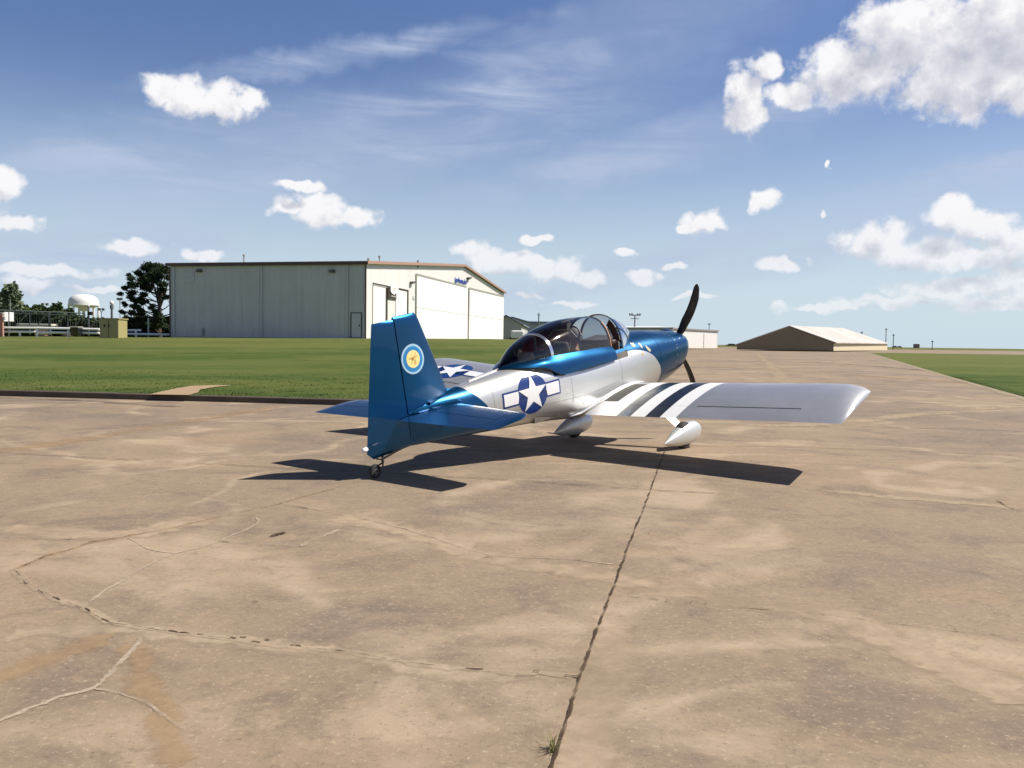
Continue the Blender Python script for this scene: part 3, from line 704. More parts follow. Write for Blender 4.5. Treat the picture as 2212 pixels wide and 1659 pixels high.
# ---- squadron style disc on the fin
M_w = mat('white_decal', (.80, .80, .80), .3, 0, .4); M_navy = mat('navy_decal', (.008, .035, .17), .3, 0, .4)
M_ring = mat('pale_blue_ring', (.33, .50, .62), .4); M_mid = mat('bright_blue_ring', (.008, .16, .42), .35, noise=(60, .8, (.02, .25, .50)))
M_yel = mat('yellow_disc', (.80, .62, .22), .45, noise=(22, .5, (.86, .74, .36))); M_brn = mat('rust_brown_marks', (.42, .17, .04), .5); M_tan = mat('ochre_marks', (.55, .38, .10), .5)
def disc(name, c, r, y, m, par, n=48):
    mm = MB(); mm.add([(c[0]+r*math.cos(2*math.pi*k/n), y, c[1]+r*math.sin(2*math.pi*k/n)) for k in range(n)] + [(c[0]+r*math.cos(2*math.pi*k/n), y-.001, c[1]+r*math.sin(2*math.pi*k/n)) for k in range(n)],
        [tuple(range(n))]+[(k, (k+1) % n, n+(k+1) % n, n+k) for k in range(n)]); return part(mm, name, m, par, smooth=False)
def fin_y(X, z):
    le, te, t = vsec(z); a, _ = foil((X-le)/(te-le), t*.95); return a*(te-le)
def emblem(sg):
    def lay(mm, off):
        mm.v = [(x, sg*(fin_y(x, z)+off), z) for x, y, z in mm.v]; return mm
    def dsk(c, r, off, n=56, rings=5):
        mm = MB(); rows = [[(c[0]+r*q/rings*math.cos(2*math.pi*k/n), 0, c[1]+r*q/rings*math.sin(2*math.pi*k/n)) for k in range(n)] for q in range(1, rings+1)]
        mm.grid(rows, True, True); return lay(mm, off)
    def poly(ps, off): mm = MB(); mm.add([(a, 0, b) for a, b in ps], [tuple(range(len(ps)))]); return lay(mm, off)
    c = (5.615, .765)
    e0 = part(dsk(c, .166, .002), 'emblem', M_ring)
    dsk(c, .140, .0035).build('emblem_ring', M_mid, e0); dsk(c, .098, .005).build('emblem_disc', M_yel, e0)
    mk = dsk((c[0]+.010, c[1]+.006), .017, .0065, 20, 2)
    mk.build('emblem_mark', M_brn, e0)
    mk = MB()
    for (x0, z0, x1, z1, w0_, w1_) in [(0, .005, -.075, .03, .010, .006), (0, 0, -.05, .065, .006, .004), (.01, 0, .06, .015, .009, .006), (.01, 0, .035, -.05, .007, .004), (0, -.01, -.04, -.02, .006, .006)]:
        dxx, dzz = x1-x0, z1-z0; L = math.hypot(dxx, dzz); nx, nz = -dzz/L, dxx/L
        mk.add([(c[0]+x0+nx*w0_, 0, c[1]+z0+nz*w0_), (c[0]+x1+nx*w1_, 0, c[1]+z1+nz*w1_), (c[0]+x1-nx*w1_, 0, c[1]+z1-nz*w1_), (c[0]+x0-nx*w0_, 0, c[1]+z0-nz*w0_)], [(0, 1, 2, 3)])
    mk.add([(c[0]-.022+.017*math.cos(k*.785), 0, c[1]-.042+.024*math.sin(k*.785)) for k in range(8)], [tuple(range(8))])
    lay(mk, .0062).build('emblem_figure', M_tan, e0)
emblem(1)
# ---- star and bar roundels
def cut(poly, step):
    bm = bmesh.new(); bm.faces.new([bm.verts.new((a, b, 0)) for a, b in poly])
    xs = [p[0] for p in poly]; ys = [p[1] for p in poly]
    for lo, hi, nv in ((min(xs), max(xs), Vector((1, 0, 0))), (min(ys), max(ys), Vector((0, 1, 0)))):
        k = math.ceil(lo/step)
        while k*step < hi:
            bmesh.ops.bisect_plane(bm, geom=bm.verts[:]+bm.edges[:]+bm.faces[:], plane_co=nv*(k*step), plane_no=nv); k += 1
    bmesh.ops.triangulate(bm, faces=bm.faces[:])
    bm.verts.index_update(); vs = [(v.co.x, v.co.y) for v in bm.verts]; fs = [tuple(v.index for v in f.verts) for f in bm.faces]; bm.free(); return vs, fs
def roundel(mapf, c, r, par, along=0.):
    """mapf(a, b, layer) -> point on the skin; a runs along the bars, b towards the star's top"""
    ca, sa = math.cos(along), math.sin(along)
    def put(name, polys, m, lay_, parent):
        mm = MB()
        for p in polys:
            vs, fs = cut(p, .03); mm.add([mapf(c[0]+a*ca-b*sa, c[1]+a*sa+b*ca, lay_) for a, b in vs], fs)
        o = part(mm, name, m, parent, smooth=False); return o
    circ = [(r*math.cos(2*math.pi*k/48), r*math.sin(2*math.pi*k/48)) for k in range(48)]
    bh, bw = r*.29, r*1.94; bd = r*.09
    o = put('roundel', [circ, [(-bw, -bh-bd), (bw, -bh-bd), (bw, bh+bd), (-bw, bh+bd)]], M_navy, .0030, par)
    put('roundel_bar', [[(-bw+bd, -bh), (-r*.99, -bh), (-r*.93, bh*0), (-r*.93, bh), (-bw+bd, bh)]], M_w, .0055, o)
    put('roundel_bar', [[(bw-bd, bh), (r*.93, bh), (r*.93, 0), (r*.99, -bh), (bw-bd, -bh)]], M_w, .0055, o)
    st = []
    for k in range(10):
        a = math.pi/2+k*math.pi/5; q = r*.97 if k % 2 == 0 else r*.385; st.append((q*math.cos(a), q*math.sin(a)))
    put('roundel_star', [[st[k], st[k+1], (0, 0), st[k-1]] for k in range(0, 10, 2)] if False else [st], M_w, .0080, o)
def map_fus(a, b, l):
    X = a; y = side_y(X, b) or .3; h = BV.ray_cast(Vector((X, 3, b)), Vector((0, -1, 0))); n = h[1] if h[0] else Vector((0, 1, 0))
    if n.y < 0: n = -n
    return (h[0] if h[0] else Vector((X, .3, b))) + n*l
def shift(f):                                # decals sit beside the skin: body coordinates
    return lambda a, b, l: f(a, b, l)
roundel(lambda a, b, l: map_fus(a, b, l), (4.01, .020), .250, plane, 0.02)
roundel(lambda a, b, l: Vector((2.40-(b), a, wtop(2.40-b, a)+l)), (-2.58, 0), .325, plane)
# ---- panel seams
def seam(pts, w_=.004, m=None, name='panel_seam'):
    mm = MB(); A_, B_ = [], []
    for (a, b), (c_, d_) in zip(pts, pts[1:]):
        k = 10
        for i_ in range(k+(1 if (c_, d_) == pts[-1] else 0)):
            x, z = a+(c_-a)*i_/k, b+(d_-b)*i_/k; L_ = math.hypot(c_-a, d_-b); nx, nz = -(d_-b)/L_*w_, (c_-a)/L_*w_
            A_.append(map_fus(x+nx, z+nz, .0015)); B_.append(map_fus(x-nx, z-nz, .0015))
    mm.grid([A_, B_]); part(mm, name, m or M_down_, plane, smooth=False)
M_down_ = mat('seam_grey', (.30, .30, .29), .5)
seam([(3.42, -.06), (3.30, -.14), (3.13, -.27), (3.06, -.36)], .005, mat('sealant_line', (.72, .71, .68), .4))
seam([(2.20, .10), (2.20, -.10), (2.20, -.28)], .003); seam([(3.30, -.28), (3.30, .10)], .003); seam([(4.62, .22), (4.62, -.18)], .003); seam([(2.3, -.20), (3.0, -.22), (3.9, -.16), (4.7, -.08)], .0025)
# ---- landing gear
def pant(sg):
    X_ = [1.08, 1.095, 1.13, 1.20, 1.32, 1.48, 1.65, 1.80, 1.93, 2.02, 2.07]
    T_ = [-1.135, -1.10, -1.06, -1.01, -.968, -.955, -.973, -1.01, -1.05, -1.082, -1.103]
    B_ = [-1.15, -1.18, -1.215, -1.25, -1.275, -1.275, -1.25, -1.215, -1.175, -1.14, -1.112]
    W_ = [.004, .03, .056, .085, .11, .118, .105, .08, .048, .02, .003]
    rows = []
    for x, a, b, w_ in zip(X_, T_, B_, W_):
        pass
    for x in list(np.linspace(1.08, 1.2, 8))+list(np.linspace(1.23, 2.07, 26)):
        a, b, w_ = [float(pchip(x, X_, q)) for q in (T_, B_, W_)]
        zc, hh = (a+b)/2, (a-b)/2; r = []
        for k in range(28):
            an = 2*math.pi*k/28; c, s = math.cos(an), math.sin(an)
            r.append(Vector((x, sg*.95+w_*math.copysign(abs(c)**.9, c), zc+hh*math.copysign(abs(s)**.9, s))))
        rows.append(r)
    mm = MB(); mm.grid(rows, True, True, True); pr = part(mm, 'wheel_fairing', M_silver)
    mm = MB(); wc = Vector((1.55, sg*.95, -1.118))
    prof = [(.06, -.045), (.10, -.06), (.165, -.058), (.185, -.035), (.189, 0), (.185, .035), (.165, .058), (.10, .06), (.06, .045)]
    mm.lathe(prof, 32, Matrix.Translation(wc) @ Matrix.Rotation(R(90), 4, 'X')); part(mm, 'main_wheel', M_rubber)
    # flat tapered leg
    secs = []
    for q in np.linspace(0, 1, 7):
        p = Vector((1.40+.07*q, sg*(.30+.56*q), -.56-.45*q)); ch = .20-.03*q
        secs.append((p-Vector((ch*.4, 0, 0)), p+Vector((ch*.6, 0, 0)), .18, 0))
    mm = lifting(secs, 0, 1, Vector((0, sg*.6, .8)).normalized(), 10); part(mm, 'gear_leg', M_silver)
pant(1); pant(-1)
m_ = MB(); wc = Vector((6.325, 0, -.305))
m_.lathe([(.028, -.022), (.05, -.030), (.068, -.026), (.076, -.010), (.076, .010), (.068, .026), (.05, .030), (.028, .022)], 28, Matrix.Translation(wc) @ Matrix.Rotation(R(90), 4, 'X'))
tw = part(m_, 'tail_wheel', M_rubber)
m_ = MB(); m_.lathe([(0, -.024), (.03, -.026), (.045, -.018), (.045, .018), (.03, .026), (0, .024)], 20, Matrix.Translation(wc) @ Matrix.Rotation(R(90), 4, 'X')); m_.build('wheel_hub', M_steel, tw, True)
m_ = MB()
m_.tube([(5.76, 0, -.155), (5.98, 0, -.175), (6.19, 0, -.205)], [.013, .011, .010], 10); part(m_, 'tail_spring', M_darkmetal)
m_ = MB(); m_.tube([(6.195, 0, -.17), (6.205, 0, -.25)], .013, 10); m_.tube([(6.205, .0, -.245), (6.24, .038, -.27), (6.325, .040, -.305)], .009, 8); m_.tube([(6.205, .0, -.245), (6.24, -.038, -.27), (6.325, -.040, -.305)], .009, 8)
part(m_, 'tail_wheel_fork', M_darkmetal)
m_ = MB(); m_.tube([(6.03, .02, -.165), (6.10, .035, -.168), (6.235, .05, -.176), (6.238, .05, -.20)], .004, 6); m_.tube([(6.03, -.02, -.165), (6.235, -.05, -.176), (6.238, -.05, -.20)], .004, 6)
m_.box((6.225, -.055, -.205), (6.245, .055, -.195)); part(m_, 'steering_link', M_steel)
# ---- canopy, windscreen and their frames
CN = np.array([(2.25, .355, .255, .685), (2.5, .365, .29, .718), (2.9, .365, .325, .742), (3.25, .34, .352, .712), (3.5, .305, .366, .660), (3.75, .245, .376, .590), (4.0, .140, .376, .475), (4.10, .075, .370, .420), (4.16, .035, .364, .385), (4.19, .006, .358, .360)])
WS = np.array([(1.36, .02, .325, .335), (1.45, .13, .31, .40), (1.55, .205, .29, .455), (1.7, .28, .255, .55), (1.85, .33, .22, .62), (2.0, .36, .185, .675)])
def arch(tbl, X, n=36, off=0., a0=-90, a1=90):
    hw, zs_, zt = [float(pchip(X, tbl[:, 0], tbl[:, i])) for i in (1, 2, 3)]; r = []
    for k in range(n+1):
        an = R(a0+(a1-a0)*k/n); s, c = math.sin(an), math.cos(an)
        r.append(Vector((X, (hw+off)*math.copysign(abs(s)**.86, s), zs_+(zt-zs_+off)*abs(c)**.86)))
    return r
def glass(name, tint, rough=.03):
    m = D.materials.new(name); m.use_nodes = True; t = NT(m.node_tree); N = m.node_tree
    N.nodes.remove(N.nodes['Principled BSDF'])
    tr_ = t.n('ShaderNodeBsdfTransparent'); tr_.inputs[0].default_value = (*tint, 1)
    gl = t.n('ShaderNodeBsdfGlossy'); gl.inputs['Roughness'].default_value = rough; gl.inputs[0].default_value = (.90, .88, .84, 1)
    fr = t.n('ShaderNodeFresnel'); fr.inputs[0].default_value = 1.5
    mx = t.n('ShaderNodeMixShader'); N.links.new(t.m('MULTIPLY_ADD', fr.outputs[0], 1.0, .02), mx.inputs[0]); N.links.new(tr_.outputs[0], mx.inputs[1]); N.links.new(gl.outputs[0], mx.inputs[2])
    N.links.new(mx.outputs[0], N.nodes['Material Output'].inputs[0]); return m
M_tint = glass('smoked_canopy_glass', (.64, .64, .63), .07); M_ws = glass('windscreen_glass', (.62, .66, .70), .03)
m_ = MB(); m_.grid([arch(CN, X) for X in np.linspace(2.25, 4.19, 60)]); canopy = part(m_, 'canopy', M_tint)
m_ = MB(); m_.grid([arch(WS, X) for X in np.linspace(1.36, 2.0, 26)]); wsn = part(m_, 'windscreen', M_ws)
def bow(tbl, X, wd, off, th, a0=-90, a1=90):
    mm = MB(); r1, r2, r3, r4 = arch(tbl, X-wd/2, 40, off, a0, a1), arch(tbl, X+wd/2, 40, off, a0, a1), arch(tbl, X+wd/2, 40, off-th, a0, a1), arch(tbl, X-wd/2, 40, off-th, a0, a1)
    mm.grid([r1, r2, r3, r4, r1]); return mm
m_ = bow(CN, 3.50, .044, .006, .010); m_.build('canopy_bow', M_chrome, canopy, True)
m_ = MB()
fr_ = arch(CN, 2.262, 40, -.006); m_.tube(fr_, .011, 8); m_.build('front_bow', mat('frame_tube', (.06, .045, .04), .5, noise=(12, .6, (.12, .06, .04))), canopy, True)
m_ = bow(WS, 1.985, .035, .006, .012); m_.build('windscreen_bow', M_black, wsn, True)
m_ = bow(CN, 2.262, .02, .004, .03, 38, 90); m_.build('frame_edge', mat('orange_lit_edge', (.50, .26, .17), .5, noise=(12, .4, (.38, .18, .11))), canopy, True)  # orange light on the lower right frame edge, put into its colour
m_ = bow(WS, 2.0, .002, -.012, .10, 30, 92); m_.v = [tuple(Vector(v)+Vector((.02+.18*(v[2] < .3), 0, 0))) for v in m_.v]; m_.build('dark_interior_band', mat('dark_interior_brown', (.035, .018, .012), .7, noise=(9, .5, (.07, .03, .02))), wsn)  # added dark band in place of the dim cockpit interior
# blue skirt below the canopy glass
SK = [(2.235, .445, .10), (2.6, .452, .115), (3.0, .440, .125), (3.3, .420, .130), (3.46, .405, .145), (3.55, .39, .185), (3.64, .375, .24), (3.74, .355, .285), (3.88, .305, .315), (4.03, .22, .338), (4.14, .125, .352), (4.20, .05, .356), (4.23, .008, .357)]
SK = np.array(SK)
m_ = MB()
for sg in (1, -1):
    rows = []
    for q in np.linspace(0, 1, 70):
        Xg = 2.262+(4.19-2.262)*q; Xs = 2.29+(4.23-2.29)*q
        hw, zs_ = [float(pchip(Xg, CN[:, 0], CN[:, i])) for i in (1, 2)]
        yl, zl = [float(pchip(Xs, SK[:, 0], SK[:, i])) for i in (1, 2)]
        A = Vector((Xg, hw+.006, zs_+.018)); B = Vector((Xs, yl+.012, zl)); r = []
        for k in range(9):
            s = k/8; p = A.lerp(B, s); bl = .022*math.sin(math.pi*s)*min(1, (1-q)*4); p += Vector((0, bl, bl*.6)); p.y *= sg; r.append(p)
        p = B.copy(); p.y = (p.y-.022)*sg; r.append(p)
        rows.append(r)
    m_.grid(rows)
sk = m_.build('canopy_skirt', M_blue, canopy, True)
# canopy parts hang under the canopy child: its origin already carries the body offset
m_ = MB()
for sg in (1, -1):
    m_.tube([Vector((X, sg*(float(pchip(X, SK[:, 0], SK[:, 1]))+.004), float(pchip(X, SK[:, 0], SK[:, 2]))-.008)) for X in np.linspace(3.42, 4.22, 30)], .009, 6)
m_.build('skirt_seal', M_seam, canopy, True)
m_ = MB(); m_.tube([Vector((X, .0, float(pchip(X, FS[:, 0], FS[:, 2]))+.006)) for X in np.linspace(4.2, 4.75, 12)], .012, 6); part(m_, 'slide_rail', M_silver)
# glare shield and cockpit inside
M_in = mat('cockpit_trim', (.12, .11, .095), .8, noise=(7, .7, (.25, .22, .18))); M_seat = mat('tan_seat_fabric', (.52, .43, .30), .9, noise=(14, .5, (.22, .17, .12)), bump=(60, .4, .004))
M_redc = mat('red_cushion', (.42, .035, .025), .85, noise=(20, .4, (.25, .02, .02)))
m_ = MB(); rows = []
for X in np.linspace(1.98, 3.95, 20):
    hw = float(pchip(X, FS[:, 0], FS[:, 1]))-.03; rows.append([Vector((X, -hw, .17)), Vector((X, -hw, -.1)), Vector((X, -hw*.85, -.38)), Vector((X, hw*.85, -.38)), Vector((X, hw, -.1)), Vector((X, hw, .17))])
m_.grid(rows, False, False, False)
for r in (rows[0], rows[-1]): m_.add(r, [tuple(range(6))])
part(m_, 'cockpit_tub', M_in, smooth=False)
m_ = MB(); m_.box((2.02, -.34, -.12), (2.06, .34, .30)); m_.box((1.72, -.26, .30), (2.14, .30, .335)); part(m_, 'instrument_panel', M_in, smooth=False, bevel=.01)
def seat(x, m1):
    mm = MB(); T = Matrix.Translation((x, 0, 0))
    mm.box((-.45, -.22, -.30), (.02, .22, -.20), T); st_ = part(mm, 'seat', m1, smooth=False, bevel=.03)
    T2 = T @ Matrix.Translation((.02, 0, -.22)) @ Matrix.Rotation(R(12), 4, 'Y'); mm = MB(); mm.box((0, -.21, 0), (.07, .21, .52), T2); mm.build('backrest', m1, st_, bevel=.025)
    mm = MB(); mm.box((0, -.12, .54), (.08, .12, .70), T2); mm.build('headrest', m1, st_, bevel=.03)
    return st_
seat(2.72, M_in); seat(3.46, M_seat)
m_ = MB(); m_.tube([(2.86, -.30, .05), (2.86, -.26, .48), (2.86, -.14, .60), (2.86, .14, .60), (2.86, .26, .48), (2.86, .30, .05)], .011, 8); part(m_, 'roll_bar', mat('grey_tube', (.38, .38, .36), .5, noise=(10, .3, (.25, .25, .24))))
m_ = MB(); m_.box((3.55, -.25, .10), (3.90, .25, .20)); m_.box((3.72, .02, .20), (3.80, .16, .25)); part(m_, 'luggage_shelf', mat('pale_grey_lining', (.42, .42, .38), .8, noise=(10, .6, (.16, .16, .14)), bump=(30, .5, .01)), smooth=False, bevel=.01)
# ---- propeller (three blades, curved as in the photo)
M_prop = mat('black_propeller', (.008, .008, .009), .42, 0, .1)
m_ = MB(); hub = Matrix.Translation((.25, 0, 0)) @ Matrix.Rotation(R(-90), 4, 'Y')
m_.lathe([(.165, -.03), (.165, .02), (.155, .08), (.12, .16), (.07, .225), (.02, .255), (0, .26)], 32, hub); part(m_, 'spinner', M_blue)
def blade(axis, r0=.12):
    pts_ = [Vector((.205, a, b)) for a, b in axis]; ql = [0]
    for a, b in zip(pts_, pts_[1:]): ql.append(ql[-1]+(b-a).length)
    ts_ = np.linspace(0, 1, 26); rows = []
    ys_ = [p.y for p in pts_]; zs_ = [p.z for p in pts_]; qn = [q/ql[-1] for q in ql]
    for t_ in ts_:
        y, z = float(pchip(t_, qn, ys_)), float(pchip(t_, qn, zs_)); y2, z2 = float(pchip(min(t_+.02, 1), qn, ys_)), float(pchip(min(t_+.02, 1), qn, zs_)); y1, z1 = float(pchip(max(t_-.02, 0), qn, ys_)), float(pchip(max(t_-.02, 0), qn, zs_))
        tn = Vector((0, y2-y1, z2-z1)).normalized(); side = Vector((1, 0, 0)).cross(tn)
        tw_ = R(50-34*t_); ch = float(np.interp(t_, [0, .15, .45, .8, .95, 1], [.07, .10, .145, .125, .09, .03])); cd = side*math.cos(tw_)+Vector((1, 0, 0))*math.sin(tw_)*.8
        nn = tn.cross(cd).normalized(); th = float(np.interp(t_, [0, .2, 1], [.04, .022, .006])); c0 = Vector((.205, y, z)); r = []
        for k in range(12):
            a = 2*math.pi*k/12; r.append(c0+cd*(ch/2*math.cos(a))+nn*(th/2*math.sin(a)))
        rows.append(r)
    mm = MB(); mm.grid(rows, True, True, True); return mm
part(blade([(.0, .0), (.13, .02), (.25, .11), (.34, .255), (.455, .44), (.54, .63), (.575, .76), (.592, .84)]), 'propeller_blade', M_prop)
part(blade([(.0, .0), (.10, -.10), (.21, -.24), (.30, -.38), (.395, -.63), (.44, -.84)]), 'propeller_blade', M_prop)
part(blade([(.0, .0), (-.15, .03), (-.4, .0), (-.7, -.10), (-.92, -.22)]), 'propeller_blade', M_prop)
# cowl seam, fasteners, painted name in cream strokes
def fus_pt(X, ang, off=.002):
    r = fsec(X, 96, off); k = int(round(ang/360*96)) % 96; return r[k]
def fastener(p):
    mm = MB(); mm.lathe([(0, .003), (.006, .002), (.008, 0)], 8, Matrix.Translation(p) @ Vector((0, p.y, p.z+.06)).to_track_quat('Z', 'X').to_matrix().to_4x4()); part(mm, 'fastener', M_chrome)
for a in range(-64, 62, 11): fastener(fus_pt(.78, a, .001))
for X in np.arange(.5, 1.2, .13): fastener(fus_pt(X, 26, .001))
# (cowl skin samples on its own lofted surface)
cv_ = [fsec(x) for x in np.arange(.36, 2.2, .02)]; q_ = MB(); q_.grid(cv_, True); BC = BVHTree.FromPolygons([Vector(v) for v in q_.v], q_.f)
def on_cowl(X, z, off=.004):
    h = BC.ray_cast(Vector((X, 3, z)), Vector((0, -1, 0))); n = h[1] if h[1].y > 0 else -h[1]; return h[0]+n*off
M_cream = mat('cream_lettering', (.42, .39, .30), .5, noise=(40, .4, (.55, .45, .25)))
def glyph(polys, m, name):
    mm = MB(); gx = sum(p[0] for p in polys[0])/len(polys[0]); gz_ = sum(p[1] for p in polys[0])/len(polys[0]); polys = [[(gx+(a-gx)*.72, gz_+(b-gz_)*.72) for a, b in p] for p in polys]
    for p in polys:
        vs, fs = cut(p, .02); mm.add([on_cowl(a, b) for a, b in vs], fs)
    return part(mm, name, m, plane, smooth=False)
glyph([[(1.80, .17), (1.785, .235), (1.755, .245), (1.735, .215), (1.715, .235), (1.69, .22), (1.70, .165), (1.745, .155)]], M_cream, 'lettering')
glyph([[(1.635, .13), (1.635, .21), (1.60, .215), (1.575, .19), (1.58, .12), (1.605, .11)]], M_cream, 'lettering')
glyph([[(1.53, .09), (1.535, .155), (1.505, .165), (1.475, .12), (1.44, .09), (1.43, .05), (1.46, .025), (1.50, .05)]], M_cream, 'lettering')
st = []
for k in range(10):
    a = math.pi/2+k*math.pi/5; q = .034 if k % 2 == 0 else .02; st.append((1.645+q*math.cos(a), .045+q*math.sin(a)))
glyph([st], mat('gold_star', (.66, .48, .14), .5, noise=(40, .4, (.5, .35, .1))), 'gold_star')

# ------------------------------------------------------------------ pilot in the front seat
def skin(name, verts, edges, rad, m, root=0, sub=2, parent=None):
    me = D.meshes.new(name); me.from_pydata(verts, edges, []); o = D.objects.new(name, me); col.objects.link(o)
    md = o.modifiers.new('skin', 'SKIN'); 
    for i, r_ in enumerate(rad):
        sv = me.skin_vertices[0].data[i]; sv.radius = r_ if isinstance(r_, tuple) else (r_, r_); sv.use_root = (i == root)
    sb = o.modifiers.new('sub', 'SUBSURF'); sb.levels = sb.render_levels = sub
    me.materials.append(m); md.use_smooth_shade = True
    if parent: o.parent = parent
    return o
M_skin = mat('skin', (.52, .30, .20), .55, noise=(20, .3, (.42, .22, .14))); M_shirt = mat('red_shirt', (.40, .03, .03), .85, noise=(9, .6, (.22, .02, .03)), bump=(14, .6, .01)); M_trous = mat('dark_trousers', (.03, .03, .04), .9); M_cap = mat('pale_grey_cap', (.50, .50, .47), .8, noise=(18, .3, (.38, .38, .36)))
px = 2.60
BJ = [(px, 0, -.12), (px+.03, 0, .06), (px+.05, 0, .20), (px+.03, 0, .30), (px+.01, 0, .36), (px-.015, 0, .44), (px-.01, 0, .52)]
BR = [(.13, .15), (.11, .14), (.10, .17), (.055, .06), (.05, .05), (.075, .085), (.06, .065)]
BE = [(0, 1), (1, 2), (2, 3), (3, 4), (4, 5), (5, 6)]
for sg in (1, -1):
    b = len(BJ); BJ += [(px+.04, sg*.17, .215), (px-.02, sg*.25, .02), (px-.22, sg*.21, .02), (px-.30, sg*.18, .05)]; BR += [.055, .045, .034, .028]; BE += [(2, b), (b, b+1), (b+1, b+2), (b+2, b+3)]
    h0 = b+3
    for k, (dy, L) in enumerate(((-.03, .055), (-.01, .07), (.01, .068), (.028, .055))):
        c0 = len(BJ); BJ += [(px-.34, sg*(.18+dy), .055), (px-.34-L*.6, sg*(.18+dy), .045), (px-.34-L*.75, sg*(.18+dy), .015)]; BR += [.010, .009, .007]; BE += [(h0, c0), (c0, c0+1), (c0+1, c0+2)]
    c0 = len(BJ); BJ += [(px-.31, sg*.135, .05), (px-.345, sg*.125, .03)]; BR += [.011, .009]; BE += [(h0, c0), (c0, c0+1)]
    b = len(BJ); BJ += [(px-.02, sg*.09, -.17), (px-.40, sg*.11, -.10), (px-.62, sg*.11, -.33)]; BR += [.085, .06, .045]; BE += [(0, b), (b, b+1), (b+1, b+2)]
pil = skin('person', BJ, BE, BR, M_skin)
pil.matrix_world = plane.matrix_world @ Matrix.Translation(-O)
tag(pil, 'person in a red shirt and pale cap sitting under the canopy in the front seat', 'person')
def offs(idx, add): return [(tuple(x+add for x in BR[i]) if isinstance(BR[i], tuple) else BR[i]+add) for i in idx]
idx = [0, 1, 2, 3, 7, 8, 9]; 
n2 = 7; per = (len(BJ)-7)//2
Lb = 7+per
idx = [0, 1, 2, 3, 7, 8, 9, Lb, Lb+1, Lb+2]
skin('shirt', [BJ[i] for i in idx], [(0, 1), (1, 2), (2, 3), (2, 4), (4, 5), (5, 6), (2, 7), (7, 8), (8, 9)], offs(idx, .012), M_shirt, parent=pil)
idl = [0, 7+per-3, 7+per-2, 7+per-1, Lb+per-3, Lb+per-2, Lb+per-1]
skin('trousers', [BJ[i] for i in idl], [(0, 1), (1, 2), (2, 3), (0, 4), (4, 5), (5, 6)], offs(idl, .01), M_trous, parent=pil)
m_ = MB()
m_.lathe([(.086, .46), (.088, .50), (.083, .54), (.062, .575), (.03, .592), (0, .596)], 20, Matrix.Translation((px-.012, 0, 0))); m_.box((px-.16, -.06, .475), (px-.07, .06, .485)); m_.build('cap', M_cap, pil, True)
m_ = MB()
for sg in (1, -1): m_.lathe([(0, .03), (.035, .028), (.04, 0), (.035, -.02), (0, -.022)], 14, Matrix.Translation((px-.01, sg*.09, .445)) @ Matrix.Rotation(R(90), 4, 'X'))
m_.tube([(px-.01, .1*math.sin(a), .46+.145*math.cos(a)) for a in np.linspace(-1.45, 1.45, 14)], .009, 6); m_.build('headset', M_in, pil, True)
m_ = MB(); m_.tube([(px-.095, 0, .455), (px-.115, 0, .43), (px-.092, 0, .42)], [.008, .012, .008], 6); m_.build('nose', M_skin, pil, True)
m_ = MB()
for sg in (1, -1): m_.box((px-.098, sg*.03-.016, .452), (px-.090, sg*.03+.016, .468))
m_.build('sunglasses', M_black, pil)

# ------------------------------------------------------------------ main hangar
BDV = Vector((math.sin(R(14.4)), math.cos(R(14.4)), 0)); BLV = Vector((-math.cos(R(14.4)), math.sin(R(14.4)), 0))
c0 = Vector((-13.69, 82, 0)); LL, WW, HE, HZ = 20.63, 49.4, 8.55, 1.05
tp = .60; HP = 10.85
hang = empty('hangar', (c0.x, c0.y, 1.3), label='large white metal hangar with a grey shaded side and a sunlit door front', cat='hangar')
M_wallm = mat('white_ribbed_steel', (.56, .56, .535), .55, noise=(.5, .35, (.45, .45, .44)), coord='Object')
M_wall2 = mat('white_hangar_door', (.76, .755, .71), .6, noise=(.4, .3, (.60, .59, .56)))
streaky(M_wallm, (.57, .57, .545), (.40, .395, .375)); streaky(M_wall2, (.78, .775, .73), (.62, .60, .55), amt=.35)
M_trim = mat('brown_roof_trim', (.085, .045, .035), .6, noise=(1, .4, (.14, .08, .06))); M_ttrim = mat('tan_roof_trim', (.36, .22, .16), .6, noise=(1, .4, (.28, .18, .13)))
M_dk = mat('dark_recess', (.035, .026, .018), .8); M_gr = mat('grey_trim', (.30, .29, .26), .7); M_roofm = mat('galvanised_roof', (.45, .45, .44), .45, .4, noise=(.6, .3, (.35, .35, .35)))
Rb = Matrix((BDV, BLV, Vector((0, 0, 1)))).transposed()            # local: x along the sunny front, y along the shaded side, z up
def HB(x, y, z): return Rb @ Vector((x, y, 0)) + Vector((0, 0, z-1.3))
def hb(m_, a, b):
    (x0, y0, z0), (x1, y1, z1) = a, b
    vs = [HB(*p) for p in ((x0,y0,z0),(x1,y0,z0),(x1,y1,z0),(x0,y1,z0),(x0,y0,z1),(x1,y0,z1),(x1,y1,z1),(x0,y1,z1))]
    return m_.add(vs, [(0,3,2,1),(4,5,6,7),(0,1,5,4),(1,2,6,5),(2,3,7,6),(3,0,4,7)])
def roofz(x): return HE+(HP-HE)*x/(tp*WW) if x < tp*WW else HP-(HP-HE)*(x-tp*WW)/((1-tp)*WW)
